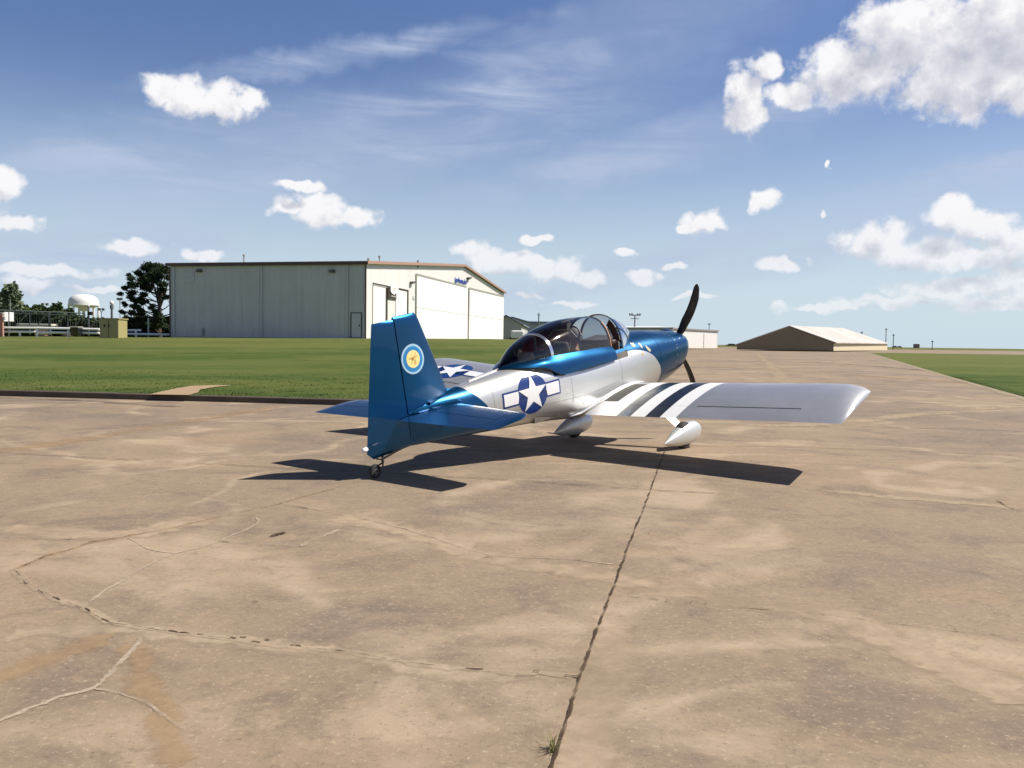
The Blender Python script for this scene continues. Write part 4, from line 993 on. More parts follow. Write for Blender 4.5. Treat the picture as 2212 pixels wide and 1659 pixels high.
# the front (local y = 0) faces the right, the side (local x = 0) faces the camera
m_ = MB(); pr = []; y = 0
while y < LL:                                                      # ribs of the shaded side
    pr += [(0, y), (0, min(y+.19, LL)), (-.035, min(y+.215, LL)), (-.035, min(y+.275, LL)), (0, min(y+.30, LL))]; y += .305
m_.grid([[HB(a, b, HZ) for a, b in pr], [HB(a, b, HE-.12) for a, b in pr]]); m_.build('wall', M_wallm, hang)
m_ = MB(); pr = []; x = 0                                           # gable front with ribs
while x < WW:
    pr += [(x, 0), (min(x+.19, WW), 0), (min(x+.215, WW), -.03), (min(x+.275, WW), -.03), (min(x+.30, WW), 0)]; x += .305
m_.grid([[HB(a, b, HZ) for a, b in pr], [HB(a, b, roofz(a)-.05) for a, b in pr]])
m_.grid([[HB(WW, 0, HZ), HB(WW, LL, HZ), HB(0, LL, HZ)], [HB(WW, 0, HE), HB(WW, LL, HE), HB(0, LL, HE)]]); m_.add([HB(0, LL, HE), HB(WW, LL, HE), HB(tp*WW, LL, HP)], [(0, 1, 2)])
m_.build('wall', streaky(mat('sunlit_front_steel', (.76, .75, .70), .55), (.76, .75, .70), (.60, .58, .53), amt=.35), hang)  # same steel as the side wall, coloured lighter for the sun on it
m_ = MB(); th = .12
for y0, y1 in ((-.35, LL+.3),):
    a = [HB(-.3, y0, HE-.01), HB(tp*WW, y0, HP+.04), HB(WW+.3, y0, HE-.01)]; b = [HB(-.3, y1, HE-.01), HB(tp*WW, y1, HP+.04), HB(WW+.3, y1, HE-.01)]
    m_.grid([a, b]); m_.grid([[p+Vector((0, 0, th)) for p in a], [p+Vector((0, 0, th)) for p in b]])
m_.build('roof', M_roofm, hang)
m_ = MB(); hb(m_, (-.36, -.40, HE-.16), (-.30, LL+.36, HE+.16)); hb(m_, (-.10, -.12, HZ), (.02, -.0, HE-.16)); hb(m_, (-.10, LL-.0, HZ), (.05, LL+.12, HE-.16)); m_.build('gutter', M_trim, hang)
m_ = MB()
for x0, x1 in ((-.3, tp*WW), (tp*WW, WW+.3)):
    z0, z1 = (HE, HP) if x0 < 0 else (HP, HE)
    m_.grid([[HB(x0, -.36, z0-.12), HB(x1, -.36, z1-.12)], [HB(x0, -.40, z0-.10), HB(x1, -.40, z1-.10)], [HB(x0, -.40, z0+.17), HB(x1, -.40, z1+.17)], [HB(x0, -.30, z0+.19), HB(x1, -.30, z1+.19)]])
m_.build('gable_trim', M_ttrim, hang)
def side_loc(u): # photo column -> local y on the shaded side
    d = ray(u, 650); k = (c0.x*d.y-c0.y*d.x)/(BLV.y*d.x-BLV.x*d.y); return k
def front_loc(u):
    d = ray(u, 650); return (c0.x*d.y-c0.y*d.x)/(BDV.y*d.x-BDV.x*d.y)
def side_z(u, v): y = side_loc(u); return P(u, v, (c0+BLV*y).y).z
def front_z(u, v): x = front_loc(u); return P(u, v, (c0+BDV*x).y).z
z4 = lambda a, b: ((500+a/1.8433)/1.4756, (780+b/1.8433)/1.4756)
M_down = mat('pale_downpipe', (.50, .51, .50), .6)
for a in (105, 618, 1122):
    y = side_loc(z4(a, 0)[0]); m_ = MB(); hb(m_, (-.16, y-.07, HZ), (-.04, y+.07, HE-.17)); m_.build('downpipe', M_down, hang)
def side_rect(a0, b0, a1, b1, x0, x1, name, m, par=hang):
    (u0, v0), (u1, v1) = z4(a0, b0), z4(a1, b1); y0, y1 = side_loc(u0), side_loc(u1); um = (u0+u1)/2
    m_ = MB(); hb(m_, (x0, min(y0, y1), side_z(um, v1)), (x1, max(y0, y1), side_z(um, v0))); return m_.build(name, m, par)
M_doorf = mat('dark_door_frame', (.09, .08, .075), .7); M_door = mat('grey_service_door', (.50, .51, .52), .6)
dr = side_rect(1139, 398, 1208, 549, -.06, -.02, 'door', M_doorf); side_rect(1147, 404, 1201, 545, -.085, -.06, 'door_leaf', M_door, dr); side_rect(1190, 470, 1197, 480, -.13, -.085, 'handle', M_dk, dr)
side_rect(163, 161, 221, 222, -.08, -.03, 'vent', M_down)
M_lamp = mat('wall_lamp_housing', (.10, .095, .08), .6)
for a, b in ((255, 154), (1033, 157)):
    lm = side_rect(a-9, b-9, a+14, b+8, -.42, -.05, 'wall_lamp', M_lamp); side_rect(a-17, b-5, a-8, b+4, -.40, -.10, 'lamp_head', M_gr, lm)
side_rect(272, 490, 279, 535, -.20, -.08, 'pipe', M_gr)
m_ = MB(); hb(m_, (-.12, .2, HZ-.2), (-.02, LL-.2, HZ+.52)); m_.build('base_sheet', mat('stained_base', (.42, .43, .44), .7, noise=(1.5, .6, (.25, .24, .22))), hang)
# roof vents
for a, b0, b1 in ((512, 62, 112), (1243, 84, 113), (1308, 70, 114), (1535, 97, 122)):
    u, v0 = z4(a, b0); v1 = z4(a, b1)[1]; yy = 90 if a < 1200 else 95; p0, p1 = P(u, v1+6, yy), P(u, v0, yy)
    m_ = MB(); ofs = Vector((c0.x, c0.y, 1.3)); m_.tube([p0-ofs, p1-ofs], .07 if a != 1243 else .1, 8); m_.tube([p1-ofs-Vector((0, 0, .1)), p1-ofs+Vector((0, 0, .08))], .13, 8); m_.build('roof_vent', M_gr, hang)
def front_quad(c, y0, name, m, par=hang, thick=.05):
    """c: photo corners tl, tr, br, bl on the sunny front; stands y0 proud"""
    vs = []
    for u, v in c: vs.append((front_loc(u), front_z(u, v)))
    m_ = MB(); a = [HB(x, -y0, z) for x, z in vs]; b = [HB(x, -y0+thick, z) for x, z in vs]
    m_.add(a+b, [(0, 1, 2, 3), (4, 7, 6, 5)]+[(k, (k+1) % 4, 4+(k+1) % 4, 4+k) for k in range(4)]); return m_.build(name, m, par)
z5f = lambda a, b: ((1150+a/4.424)/1.4756, (850+b/4.424)/1.4756)
def fq(cs, y0, name, m, par=hang, thick=.05): return front_quad([z5f(*q) for q in cs], y0, name, m, par, thick)
# two roller doors in dark reveals
rd = fq([(165, 225), (372, 268), (372, 1040), (165, 1022)], .05, 'roller_door', M_dk, thick=.04)
fq([(165, 245), (372, 288), (372, 300), (165, 268)], .065, 'lintel', M_gr, rd, .012); fq([(165, 270), (338, 302), (338, 1040), (165, 1022)], .08, 'door_leaf', M_wall2, rd, .02)
rd = fq([(484, 290), (668, 330), (668, 1050), (484, 1045)], .05, 'roller_door', M_dk, thick=.04)
fq([(484, 322), (640, 354), (640, 1050), (484, 1045)], .08, 'door_leaf', M_wall2, rd, .02)
# big sliding doors
fq([(766, 92), (778, 96), (778, 1045), (766, 1045)], .14, 'door_jamb', M_gr)
fq([(778, 95), (1475, 278), (1475, 295), (778, 122)], .14, 'door_track', M_gr)
fq([(1512, 290), (1524, 294), (1518, 1052), (1506, 1052)], .14, 'door_jamb', M_gr)
fq([(1524, 292), (2012, 412), (2012, 432), (1524, 318)], .14, 'door_track', M_gr)
fq([(780, 124), (1500, 300), (1500, 1052), (780, 1040)], .10, 'sliding_door', M_wall2); fq([(1526, 320), (2008, 434), (2005, 1068), (1522, 1056)], .10, 'sliding_door', M_wall2)
fq([(782, 574), (1496, 678), (1496, 683), (782, 579)], .112, 'door_seam', M_gr, thick=.02); fq([(1528, 686), (2004, 748), (2004, 753), (1528, 691)], .112, 'door_seam', M_gr, thick=.02)
for (a, b) in ((705, 225), (1505, 165)): 
    lm = fq([(a-22, b-14), (a+18, b-20), (a+10, b+6), (a-16, b+18)], .40, 'wall_lamp', M_lamp, thick=.36)
fq([(728, 415), (752, 420), (752, 462), (728, 458)], .10, 'notice', M_down)
# shield sign over a dark board
dk = fq([(366, 272), (485, 300), (485, 466), (366, 452)], .13, 'sign_board', M_dk)
fq([(412, 398), (476, 414), (476, 436), (412, 424)], .145, 'board_lettering', M_gr, dk, .01)
M_sh = mat('white_sign', (.80, .78, .74), .5); m_ = MB(); sp_ = [(392, 262), (440, 252), (500, 282), (500, 330), (480, 365), (440, 396), (408, 376), (392, 350)]
vs = [(front_loc(z5f(*q)[0]), front_z(*z5f(*q))) for q in sp_]; a = [HB(x, -.24, z) for x, z in vs]; b = [HB(x, -.15, z) for x, z in vs]; n_ = len(a)
m_.add(a+b, [tuple(range(n_))]+[(k, (k+1) % n_, n_+(k+1) % n_, n_+k) for k in range(n_)]); sh = m_.build('shield_sign', M_sh, hang)
fq([(418, 298), (452, 292), (458, 330), (426, 344)], .252, 'shield_motif', mat('faded_red_motif', (.62, .42, .36), .6, noise=(6, .8, (.75, .62, .55))), sh, .008)
# blue company lettering
def text(s, size, m, name, M, parent=None, ext=.01):
    cu = D.curves.new(name, 'FONT'); cu.body = s; cu.size = size; cu.extrude = ext; cu.offset = size*.03
    o = D.objects.new(name, cu); col.objects.link(o); dg = C.evaluated_depsgraph_get(); me = D.meshes.new_from_object(o.evaluated_get(dg)); D.objects.remove(o)
    o = D.objects.new(name, me); me.materials.clear(); me.materials.append(m); col.objects.link(o); o.matrix_local = M
    if parent: o.parent = parent
    return o
M_blu = mat('blue_sign_letters', (.03, .07, .32), .5)
tl, br_ = z5f(1318, 215), z5f(1476, 250); x0, x1 = front_loc(tl[0]), front_loc(br_[0]); zb_ = front_z(*z5f(1320, 214)); sz = front_z(*z5f(1320, 145))-zb_
Mt = Matrix.Translation(HB(x0, -.12, zb_)) @ Matrix((BDV, Vector((0, 0, 1)), BDV.cross(Vector((0, 0, 1))))).transposed().to_4x4()
tx = text('jas from, inc', sz*1.5, M_blu, 'sign_lettering', Mt, hang, .03)
wdt = max(v.co.x for v in tx.data.vertices); 
for v in tx.data.vertices: v.co.x *= (x1-x0)/wdt; v.co.y *= .95

# ------------------------------------------------------------------ far buildings
M_greyw = mat('grey_cladding', (.46, .45, .41), .7, noise=(.3, .4, (.26, .26, .25))); M_bluer = mat('dark_blue_roof', (.15, .20, .26), .5); M_drw = mat('far_white_steel', (.60, .59, .55), .7, noise=(.2, .3, (.5, .5, .47)))
def gable_house(name, y, u0, u1, vb, ve, vp, depth, mw, mr, label, cat, rzz=0., door=None, group=None, off=.4):
    """gable end facing the camera between photo columns u0, u1; base vb, eaves ve, peak vp; runs back by depth"""
    a, b = P(u0, vb, y), P(u1, vb, y); zb = min(a.z, b.z)-.4; um = (u0+u1)/2; ze, zp = P(um, ve, y).z, P(um, vp, y).z
    wd = b.x-a.x; root = empty(name, (a.x, y, zb), rzz, label, cat, group); he, hp = ze-zb, zp-zb
    mm = MB(); mm.add([(0,0,0),(wd,0,0),(wd,0,he),(wd/2,0,hp),(0,0,he)], [(0,1,2,3,4)]); mm.add([(0,depth,0),(wd,depth,0),(wd,depth,he),(wd/2,depth,hp),(0,depth,he)], [(4,3,2,1,0)])
    mm.add([(0,0,0),(0,depth,0),(0,depth,he),(0,0,he)], [(0,1,2,3)]); mm.add([(wd,0,0),(wd,depth,0),(wd,depth,he),(wd,0,he)], [(3,2,1,0)]); mm.build('wall', mw, root)
    mm = MB(); e_ = off; sl_ = (hp-he)/(wd/2)
    for y0, y1 in ((-e_, depth+e_),):
        A = [(-e_, y0, he-e_*sl_), (wd/2, y0, hp+.05), (wd+e_, y0, he-e_*sl_)]; B = [(x, y1, z) for x, _, z in A]
        mm.grid([A, B]); A2 = [(x, yy, z+.18) for x, yy, z in A]; B2 = [(x, yy, z+.18) for x, yy, z in B]; mm.grid([A2, B2]); mm.grid([A, A2]); mm.grid([B, B2]); mm.add([A[0], B[0], B2[0], A2[0]], [(0,1,2,3)]); mm.add([A[2], B[2], B2[2], A2[2]], [(0,1,2,3)])
    mm.build('roof', mr, root)
    if door:
        for (d0, d1, dh, md) in door:
            m2 = MB(); m2.box((wd*d0, -.08, 0), (wd*d1, -.02, he*dh)); m2.build('door', md, root)
    return root
gable_house('far_hangar', 150, 1060, 1126, 741, 700, 683, 30, M_greyw, M_bluer, 'narrow grey gabled shed just right of the large white hangar', 'shed', R(-3), door=[(.62, .70, .4, M_dk)])
gable_house('far_hangar', 185, 1050, 1160, 742, 701, 686, 25, M_greyw, M_bluer, 'grey shed with a wide pale door behind the narrow grey shed', 'shed', door=[(.56, .96, .80, mat('pale_grey_door', (.40, .41, .41), .7))])
tr_ = empty('parked_trailer', P(1117, 733, 140)-Vector((0, 0, .6)), label='small white box trailer standing in front of the grey sheds', cat='trailer')
m_ = MB(); m_.box((-1.0, -1, .7), (1.1, 1.6, 2.0)); m_.build('body', mat('trailer_white', (.75, .75, .73), .4, noise=(1, .2, (.6, .6, .6))), tr_, bevel=.25)
m_ = MB(); m_.box((-1.0, -1, .35), (1.1, 1.6, .68)); m_.build('chassis', M_dk, tr_)
for sx in (-.6, .7): m_ = MB(); m_.lathe([(0, -.1), (.35, -.1), (.35, .1), (0, .1)], 16, Matrix.Translation((sx, -1, .35)) @ Matrix.Rotation(R(90), 4, 'X')); m_.build('wheel', M_rubber, tr_)
# white hangar beyond the nose
def slab(name, y, u0, u1, vb, vt0, vt1, depth, mw, mr, label, cat, vt=None, doors=(), skew=0., turn=0., rise=0.):
    wd0 = P(u1, vb, y).x-P(u0, vb, y).x; y1_ = y+wd0*turn; a, b = P(u0, vb, y), P(u1, vb, y1_); zb = min(a.z, b.z)-.4; z0, z1 = P(u0, vt0, y).z-zb, P(u1, vt1, y1_).z-zb; wd = math.hypot(b.x-a.x, b.y-a.y); skew = math.atan2(b.y-a.y, b.x-a.x)
    root = empty(name, (a.x, y, zb), skew, label, cat)
    mm = MB(); mm.add([(0,0,0),(wd,0,0),(wd,0,z1),(0,0,z0),(0,depth,0),(wd,depth,0),(wd,depth,z1),(0,depth,z0)], [(0,1,2,3),(5,4,7,6),(1,5,6,2),(4,0,3,7)]); mm.build('wall', mw, root)
    mm = MB(); mm.add([(-.3,-.3,z0+.02),(wd+.3,-.3,z1+.02),(wd+.3,-.3,z1+.35),(-.3,-.3,z0+.35),(-.3,depth+.3,z0+.02),(wd+.3,depth+.3,z1+.02),(wd+.3,depth+.3,z1+.35+rise),(-.3,depth+.3,z0+.35+rise)], [(0,1,2,3),(5,4,7,6),(1,5,6,2),(4,0,3,7),(3,2,6,7),(0,4,5,1)]); mm.build('roof', mr, root)
    for (d0, d1, t, md) in doors: m2 = MB(); m2.box((wd*d0, -.10, 0), (wd*d1, -.02, min(z0, z1)*t)); m2.build('door', md, root)
    return root
M_whr = mat('white_roof_edge', (.74, .73, .69), .6)
slab('far_hangar', 250, 1345, 1452, 748, 709.5, 709.5, 30, M_greyw, M_whr, 'long far hangar with a white roof edge behind the blue nose', 'hangar', rise=.75)
slab('far_hangar', 235, 1452, 1550, 748, 710.5, 716, 22, M_drw, M_gr, 'far white hangar with paired sliding doors right of the propeller', 'hangar', doors=[(.02, .66, .86, M_whr), (.68, .97, .86, M_whr)], turn=1.3)
slab('far_hangar', 240, 1120, 1222, 744, 697, 699, 40, M_greyw, M_bluer, 'low dark blue roofed hangar seen behind the aeroplane canopy', 'hangar', rise=1.15)
# brown gabled store with the pale roof
z5 = lambda a, b: ((2000+a*.5714)/1.4756, (950+b*.5714)/1.4756)
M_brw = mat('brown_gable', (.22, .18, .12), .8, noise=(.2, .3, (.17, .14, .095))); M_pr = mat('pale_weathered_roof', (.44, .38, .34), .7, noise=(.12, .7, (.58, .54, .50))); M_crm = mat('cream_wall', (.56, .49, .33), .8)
Y0 = 230
gl_, gr_, gp_ = P(*z5(610, 268), Y0), P(*z5(1150, 275), Y0), P(*z5(900, 160), Y0)
rb, rp = P(*z5(1450, 262), Y0+95), P(*z5(1205, 172), Y0+95)
bs = P(*z5(880, 280), Y0).z-.5
sto = empty('storage_barn', (gl_.x, Y0, bs), label='wide low barn with a brown shaded gable and a pale sunlit roof', cat='barn'); o0 = Vector((gl_.x, Y0, bs))
ez = P(*z5(1150, 250), Y0).z; er = P(*z5(1450, 255), Y0+95).z
A0, A1, A2, A3, A4 = Vector((gl_.x, Y0, bs)), Vector((gr_.x, Y0, bs)), Vector((gr_.x, Y0, ez)), Vector((gp_.x, Y0, gp_.z)), Vector((gl_.x, Y0, gl_.z+.2))
B1, B2, B3 = Vector((rb.x, Y0+95, bs)), Vector((rb.x, Y0+95, er)), Vector((rp.x, Y0+95, rp.z)); B0 = Vector((rp.x-(rb.x-rp.x), Y0+95, bs))
m_ = MB(); m_.add([p-o0 for p in (A0, A1, A2, A3, A4)], [(0, 1, 2, 3, 4)]); m_.build('wall', M_brw, sto); m_ = MB(); m_.add([p-o0 for p in (B0, B1, B2, B3)], [(3, 2, 1, 0)]); m_.build('wall', M_brw, sto)
m_ = MB(); m_.add([p-o0 for p in (A1, B1, B2, A2)], [(0, 1, 2, 3)]); m_.build('wall', M_crm, sto)
uo = Vector((0, 0, .25)); m_ = MB(); e1 = A2+Vector((.5, -.4, -.1)); e2 = A3+Vector((0, -.4, .05)); e3 = B3+Vector((0, 0, .05)); e4 = B2+Vector((.5, 0, -.1)); f1 = A4+Vector((-.5, -.4, 0))
m_.add([p-o0 for p in (e1, e2, e3, e4, e1+uo, e2+uo, e3+uo, e4+uo)], [(0, 3, 2, 1), (4, 5, 6, 7), (0, 1, 5, 4), (1, 2, 6, 5), (2, 3, 7, 6), (3, 0, 4, 7)])
m_.add([p-o0 for p in (f1, e2, e3, B0, f1+uo, e2+uo, e3+uo, B0+uo)], [(0, 1, 2, 3), (4, 7, 6, 5), (0, 4, 5, 1)]); m_.build('roof', M_pr, sto)
# ---- poles on the horizon
M_pole = mat('weathered_pole', (.16, .15, .15), .8)
def pole(u, vt, vb, y, r, label, kind, cat='utility pole', group='poles on the horizon'):
    a, b = P(u, vb, y), P(u, vt, y); z0 = min(a.z, 1.2)-1; root = empty(kind, (a.x, y, z0), 0, label, cat, group)
    mm = MB(); mm.tube([(0, 0, 0), (0, 0, b.z-z0)], [r, r*.8], 8); mm.build('post', M_pole, root); return root, b.z-z0, y/F
r_, h, s = pole(1371, 680, 705, 260, .22, 'utility pole with a crossarm rising behind the blue nose', 'utility_pole')
m_ = MB(); m_.box((-12*s, -.2, h-2*s), (12*s, .2, h)); m_.box((-9*s, -.2, h-9*s), (9*s, .2, h-7.5*s)); m_.build('crossarm', M_pole, r_)
for k in (-11, -6, 6, 11): m_ = MB(); m_.tube([(k*s, 0, h), (k*s, 0, h+3*s)], .25, 6); m_.build('insulator', M_pole, r_)
r_, h, s = pole(1163.5, 676, 704, 200, .16, 'thin utility pole standing beside the dark blue roofed hangar', 'utility_pole'); m_ = MB(); m_.box((-4*s, -.1, h-5*s), (4*s, .1, h-4*s)); m_.build('crossarm', M_pole, r_)
r_, h, s = pole(1531, 699, 745, 300, .13, 'slim lamp pole behind the far white hangar', 'lamp_pole'); m_ = MB(); m_.box((-2.5*s, -.3, h-2*s), (2.5*s, .3, h)); m_.build('lamp_head', M_pole, r_)
for (a, b, lab, kd) in ((1305, 187, 'short lamp pole just above the pale barn roof', 'lamp_pole'), (1440, 170, 'tallest mast at the right end of the pale barn', 'lamp_pole'), (1482, 202, 'thin pole just right of the tallest mast', 'utility_pole'), (1700, 238, 'lone pole on the flat horizon above the right-hand grass', 'lamp_pole')):
    u, v = z5(a, b); r_, h, s = pole(u, v, z5(a, 276)[1], 420, .22, lab, kd); m_ = MB(); m_.box((-2*s, -.3, h-2.6*s), (2*s, .3, h-.8*s)); m_.build('lamp_head', M_pole, r_)
def parked(u0, u1, v0, v1, y, label, colr, name='parked_car'):
    a, b = P(u0, v1, y), P(u1, v0, y); wd, hh = b.x-a.x, b.z-a.z; root = empty(name, (a.x, y, a.z), 0, label, 'vehicle', 'vehicles on the horizon')
    mm = MB(); mm.box((0, 0, hh*.15), (wd, 2, hh*.62)); mm.build('body', mat(name+'_paint', colr, .4), root, bevel=hh*.08)
    mm = MB(); mm.box((wd*.22, .15, hh*.62), (wd*.8, 1.85, hh)); mm.build('cabin', M_black, root, bevel=hh*.12)
    for q in (.2, .8): mm = MB(); mm.lathe([(0, -.1), (hh*.2, -.1), (hh*.2, .1), (0, .1)], 12, Matrix.Translation((wd*q, 0, hh*.2)) @ Matrix.Rotation(R(90), 4, 'X')); mm.build('wheel', M_rubber, root)
parked(*[z5(1484, 0)[0], z5(1506, 0)[0], z5(0, 267)[1], z5(0, 277)[1]], 400, 'dark vehicle just right of the pale barn', (.05, .05, .06))
parked(*[z5(1512, 0)[0], z5(1532, 0)[0], z5(0, 268)[1], z5(0, 277)[1]], 400, 'second dark vehicle further right of the pale barn', (.10, .10, .12))
parked(*[z5(555, 0)[0], z5(612, 0)[0], z5(0, 255)[1], z5(0, 268)[1]], 300, 'dark vehicle between the white hangar and the brown gable', (.03, .035, .04))
a, b = P(*z5(1610, 279), 400), P(*z5(1631, 256), 400); bx = empty('equipment_cabinet', a, 0, 'dark square cabinet alone on the horizon above the right-hand grass', 'cabinet')
m_ = MB(); m_.box((0, 0, 0), (b.x-a.x, 3, b.z-a.z)); m_.build('body', M_pole, bx, bevel=.1); m_ = MB(); m_.box(((b.x-a.x)*.55, -.05, .3), ((b.x-a.x)*.9, -.01, (b.z-a.z)*.9)); m_.build('door', M_brw, bx)

# ------------------------------------------------------------------ left background
z3 = lambda a, b: ((a/5.53)/1.4756, (900+b/5.53)/1.4756)
# water tower
yt = 640; ct = P(*z3(1475, 400), yt); sc_ = yt/F; base_z = 1.0
twr = empty('water_tower', (ct.x, yt, base_z), label='white water tower with a domed tank on white columns', cat='water tower')
zz = lambda v: P(z3(1475, v)[0], z3(1475, v)[1], yt).z-base_z
rad = (z3(1722, 0)[0]-z3(1228, 0)[0])/2*sc_
M_tank = mat('white_tank_paint', (.72, .71, .68), .5, noise=(.05, .3, (.6, .6, .57)))
m_ = MB(); ztop, zrim, zbot = zz(205), zz(400), zz(515)
prof = [(0, zbot), (rad*.18, zbot+.3), (rad*.30, zbot+.9), (rad*.36, zz(450)), (rad*.72, zz(440)), (rad*.93, zz(415)), (rad, zrim), (rad*1.0, zz(370)), (rad*.97, zz(320)), (rad*.86, zz(270)), (rad*.68, zz(236)), (rad*.42, zz(216)), (rad*.12, zz(208)), (0, ztop)]
m_.lathe(prof, 40); m_.build('tank', M_tank, twr, True)
m_ = MB(); m_.lathe([(rad*1.0, zrim-.35), (rad*1.03, zrim-.25), (rad*1.03, zrim+.25), (rad*1.0, zrim+.35)], 40); m_.build('balcony', M_tank, twr, True)
for k in range(6):
    a = R(14+60*k); m_ = MB(); m_.tube([(rad*.97*math.cos(a), rad*.97*math.sin(a), 0), (rad*.97*math.cos(a), rad*.97*math.sin(a), zrim)], rad*.075, 10); m_.build('column', M_tank, twr)
m_ = MB(); m_.tube([(0, 0, 0), (0, 0, zbot+.5)], rad*.09, 12); m_.build('riser_pipe', M_tank, twr)
# fields of small things ~ 86 m away
YF = 88.
def lh(p): return min(lawn_hc(p.x, p.y), 1.35)
M_wr = mat('white_pipe_rail', (.86, .85, .82), .5); M_gw = mat('galvanised_wire_post', (.20, .23, .22), .6, .3); M_gpost = mat('dark_gate_post', (.13, .145, .15), .6)
# road strip behind the lawn
m_ = MB(); a, b = P(-300, 723, 93), P(372, 727, 93); m_.add([(a.x, 84, 1.262), (b.x+8, 84, 1.35), (b.x+12, 100, 1.36), (a.x, 100, 1.28)], [(0, 1, 2, 3)]); tag(m_.build('access_road', mat('pale_road', (.40, .34, .25), .9, noise=(.8, .4, (.3, .25, .18)))), kind='structure')
def railing(y, spans, label, name='pipe_rail'):
    root = empty(name, (P(0, 720, y).x, y, 0), 0, label, 'rail'); ofs = Vector((root.location.x, y, 0))
    for (ua, va, ub, vb) in spans['rails']:
        mm = MB(); A, B = P(ua, va, y)-ofs, P(ub, vb, y)-ofs; mm.tube([A, B], .11, 8); mm.build('rail', M_wr, root)
    for (u, vt, vb) in spans['posts']:
        mm = MB(); A, B = P(u, vb, y)-ofs, P(u, vt, y)-ofs; mm.tube([A-Vector((0, 0, .3)), B], .10, 8); mm.build('post', M_wr, root)
    return root
def zz3(a, b): return z3(a, b)
railing(84, {'rails': [(*z3(640, 803), *z3(1750, 828)), (*z3(640, 880), *z3(1750, 893))], 'posts': [(z3(652, 0)[0], z3(0, 795)[1], z3(0, 972)[1]), (z3(1205, 0)[0], z3(0, 810)[1], z3(0, 925)[1])]}, 'white pipe rail with the tall end post left of the black bin')
railing(90, {'rails': [(*z3(30, 868), *z3(640, 872)), (*z3(40, 800), *z3(640, 803))], 'posts': [(z3(350, 0)[0], z3(0, 868)[1], z3(0, 950)[1])]}, 'low white and grey pipe rail beside the brick pier')
z35 = lambda a, b: ((350+a/5.53)/1.4756, (800+b/5.53)/1.4756)
railing(88, {'rails': [(*z35(295, 1398), *z35(550, 1398)), (*z35(295, 1462), *z35(1085, 1475))], 'posts': [(z35(463, 0)[0], z35(0, 1398)[1], z35(0, 1490)[1]), (z35(918, 0)[0], z35(0, 1462)[1], z35(0, 1495)[1])]}, 'white pipe rail between the green box and the hangar under the pine')
# chain-link sliding gate: rails, posts, braces, mesh
yg = 92; gate = empty('sliding_gate', (P(0, 720, yg).x, yg, 0), 0, 'long grey-green wire gate with slanting braces on the left', 'gate'); og_ = Vector((gate.location.x, yg, 0))
def gt(pts, r, name, m=M_gw): mm = MB(); mm.tube([P(*q, yg)-og_ for q in pts], r, 6); mm.build(name, m, gate)
gt([z3(-60, 488), z3(540, 510), z3(1500, 545)], .055, 'rail'); gt([z3(-60, 530), z3(540, 548), z3(1500, 590)], .055, 'rail')
for a, b in (((480, 545), (230, 840)), ((820, 565), (660, 760)), ((1150, 580), (975, 780)), ((1430, 640), (1320, 770)), ((1700, 680), (1600, 790))): gt([z3(*a), z3(*b)], .045, 'brace')
for x, t_, b_, r_ in ((525, 520, 915, .07), (1195, 620, 890, .06), (1500, 560, 800, .04), (180, 700, 905, .04)): gt([z3(x, t_), z3(x, b_)], r_, 'post')
gt([z3(872, 520), z3(872, 950)], .12, 'gate_post', M_gpost); gt([z3(1562, 420), z3(1562, 935)], .10, 'gate_post', M_gpost)
mm = MB(); p_ = P(*z3(880, 945), yg)-og_; mm.lathe([(0, -.08), (.2, -.08), (.2, .08), (0, .08)], 16, Matrix.Translation(p_) @ Matrix.Rotation(R(90), 4, 'X')); mm.build('roller', M_dk, gate)
mm = MB(); p_ = P(*z3(1590, 548), yg)-og_; mm.box(tuple(p_-Vector((.25, .1, .18))), tuple(p_+Vector((.25, .1, .18)))); mm.build('control_box', M_dk, gate)
# mesh wires
mm = MB()
for k in range(46):
    u = -20+k*5.2
    A, B = P(u, 674+u*.03, yg)-og_, P(u+1, 711, yg)-og_; mm.tube([A, B], .008, 4, False)
wm_ = mm.build('wire_mesh', M_gw, gate); wm_['kind'] = 'stuff'
# signs on a post
sg_ = empty('road_sign', P(*z3(158, 905), 91), R(50), 'pair of white sign plates on one post beside the brick pier', 'sign')
osg = Vector(sg_.location); M_spl = mat('white_sign_plate', (.80, .80, .78), .5)
for x0, x1, y0, y1 in ((103, 147, 528, 690), (160, 208, 528, 690)):
    A, B = P(*z3(x0, y1), 91)-osg, P(*z3(x1, y0), 91)-osg; mm = MB(); mm.box((A.x*1.5, -.04, A.z), (B.x*1.5, .0, B.z)); mm.build('sign_plate', M_spl, sg_, bevel=.04)
mm = MB(); mm.tube([(0, .05, -.3), (0, .05, P(*z3(158, 515), 91).z-osg.z)], .05, 8); mm.build('post', M_gpost, sg_)
# brick pier
a, b = P(*z3(-60, 960), 89), P(*z3(42, 530), 89)
def brick_mat():
    m = D.materials.new('red_brick'); m.use_nodes = True; t = NT(m.node_tree); bb = m.node_tree.nodes['Principled BSDF']; br = t.n('ShaderNodeTexBrick')
    m.node_tree.links.new(t.mapping(t.n('ShaderNodeTexCoord').outputs['Object'], (1, 1, 1), (R(90), 0, 0)), br.inputs[0]); br.inputs['Scale'].default_value = 2
    br.inputs['Color1'].default_value = (.36, .13, .08, 1); br.inputs['Color2'].default_value = (.30, .10, .06, 1); br.inputs['Mortar'].default_value = (.4, .3, .24, 1)
    m.node_tree.links.new(br.outputs[0], bb.inputs['Base Color']); bb.inputs['Roughness'].default_value = .9; return m
pier = empty('brick_pier', (b.x, 89, a.z-.2), 0, 'red brick pier cut by the left edge of the photo', 'pier'); hh = b.z-a.z+.2
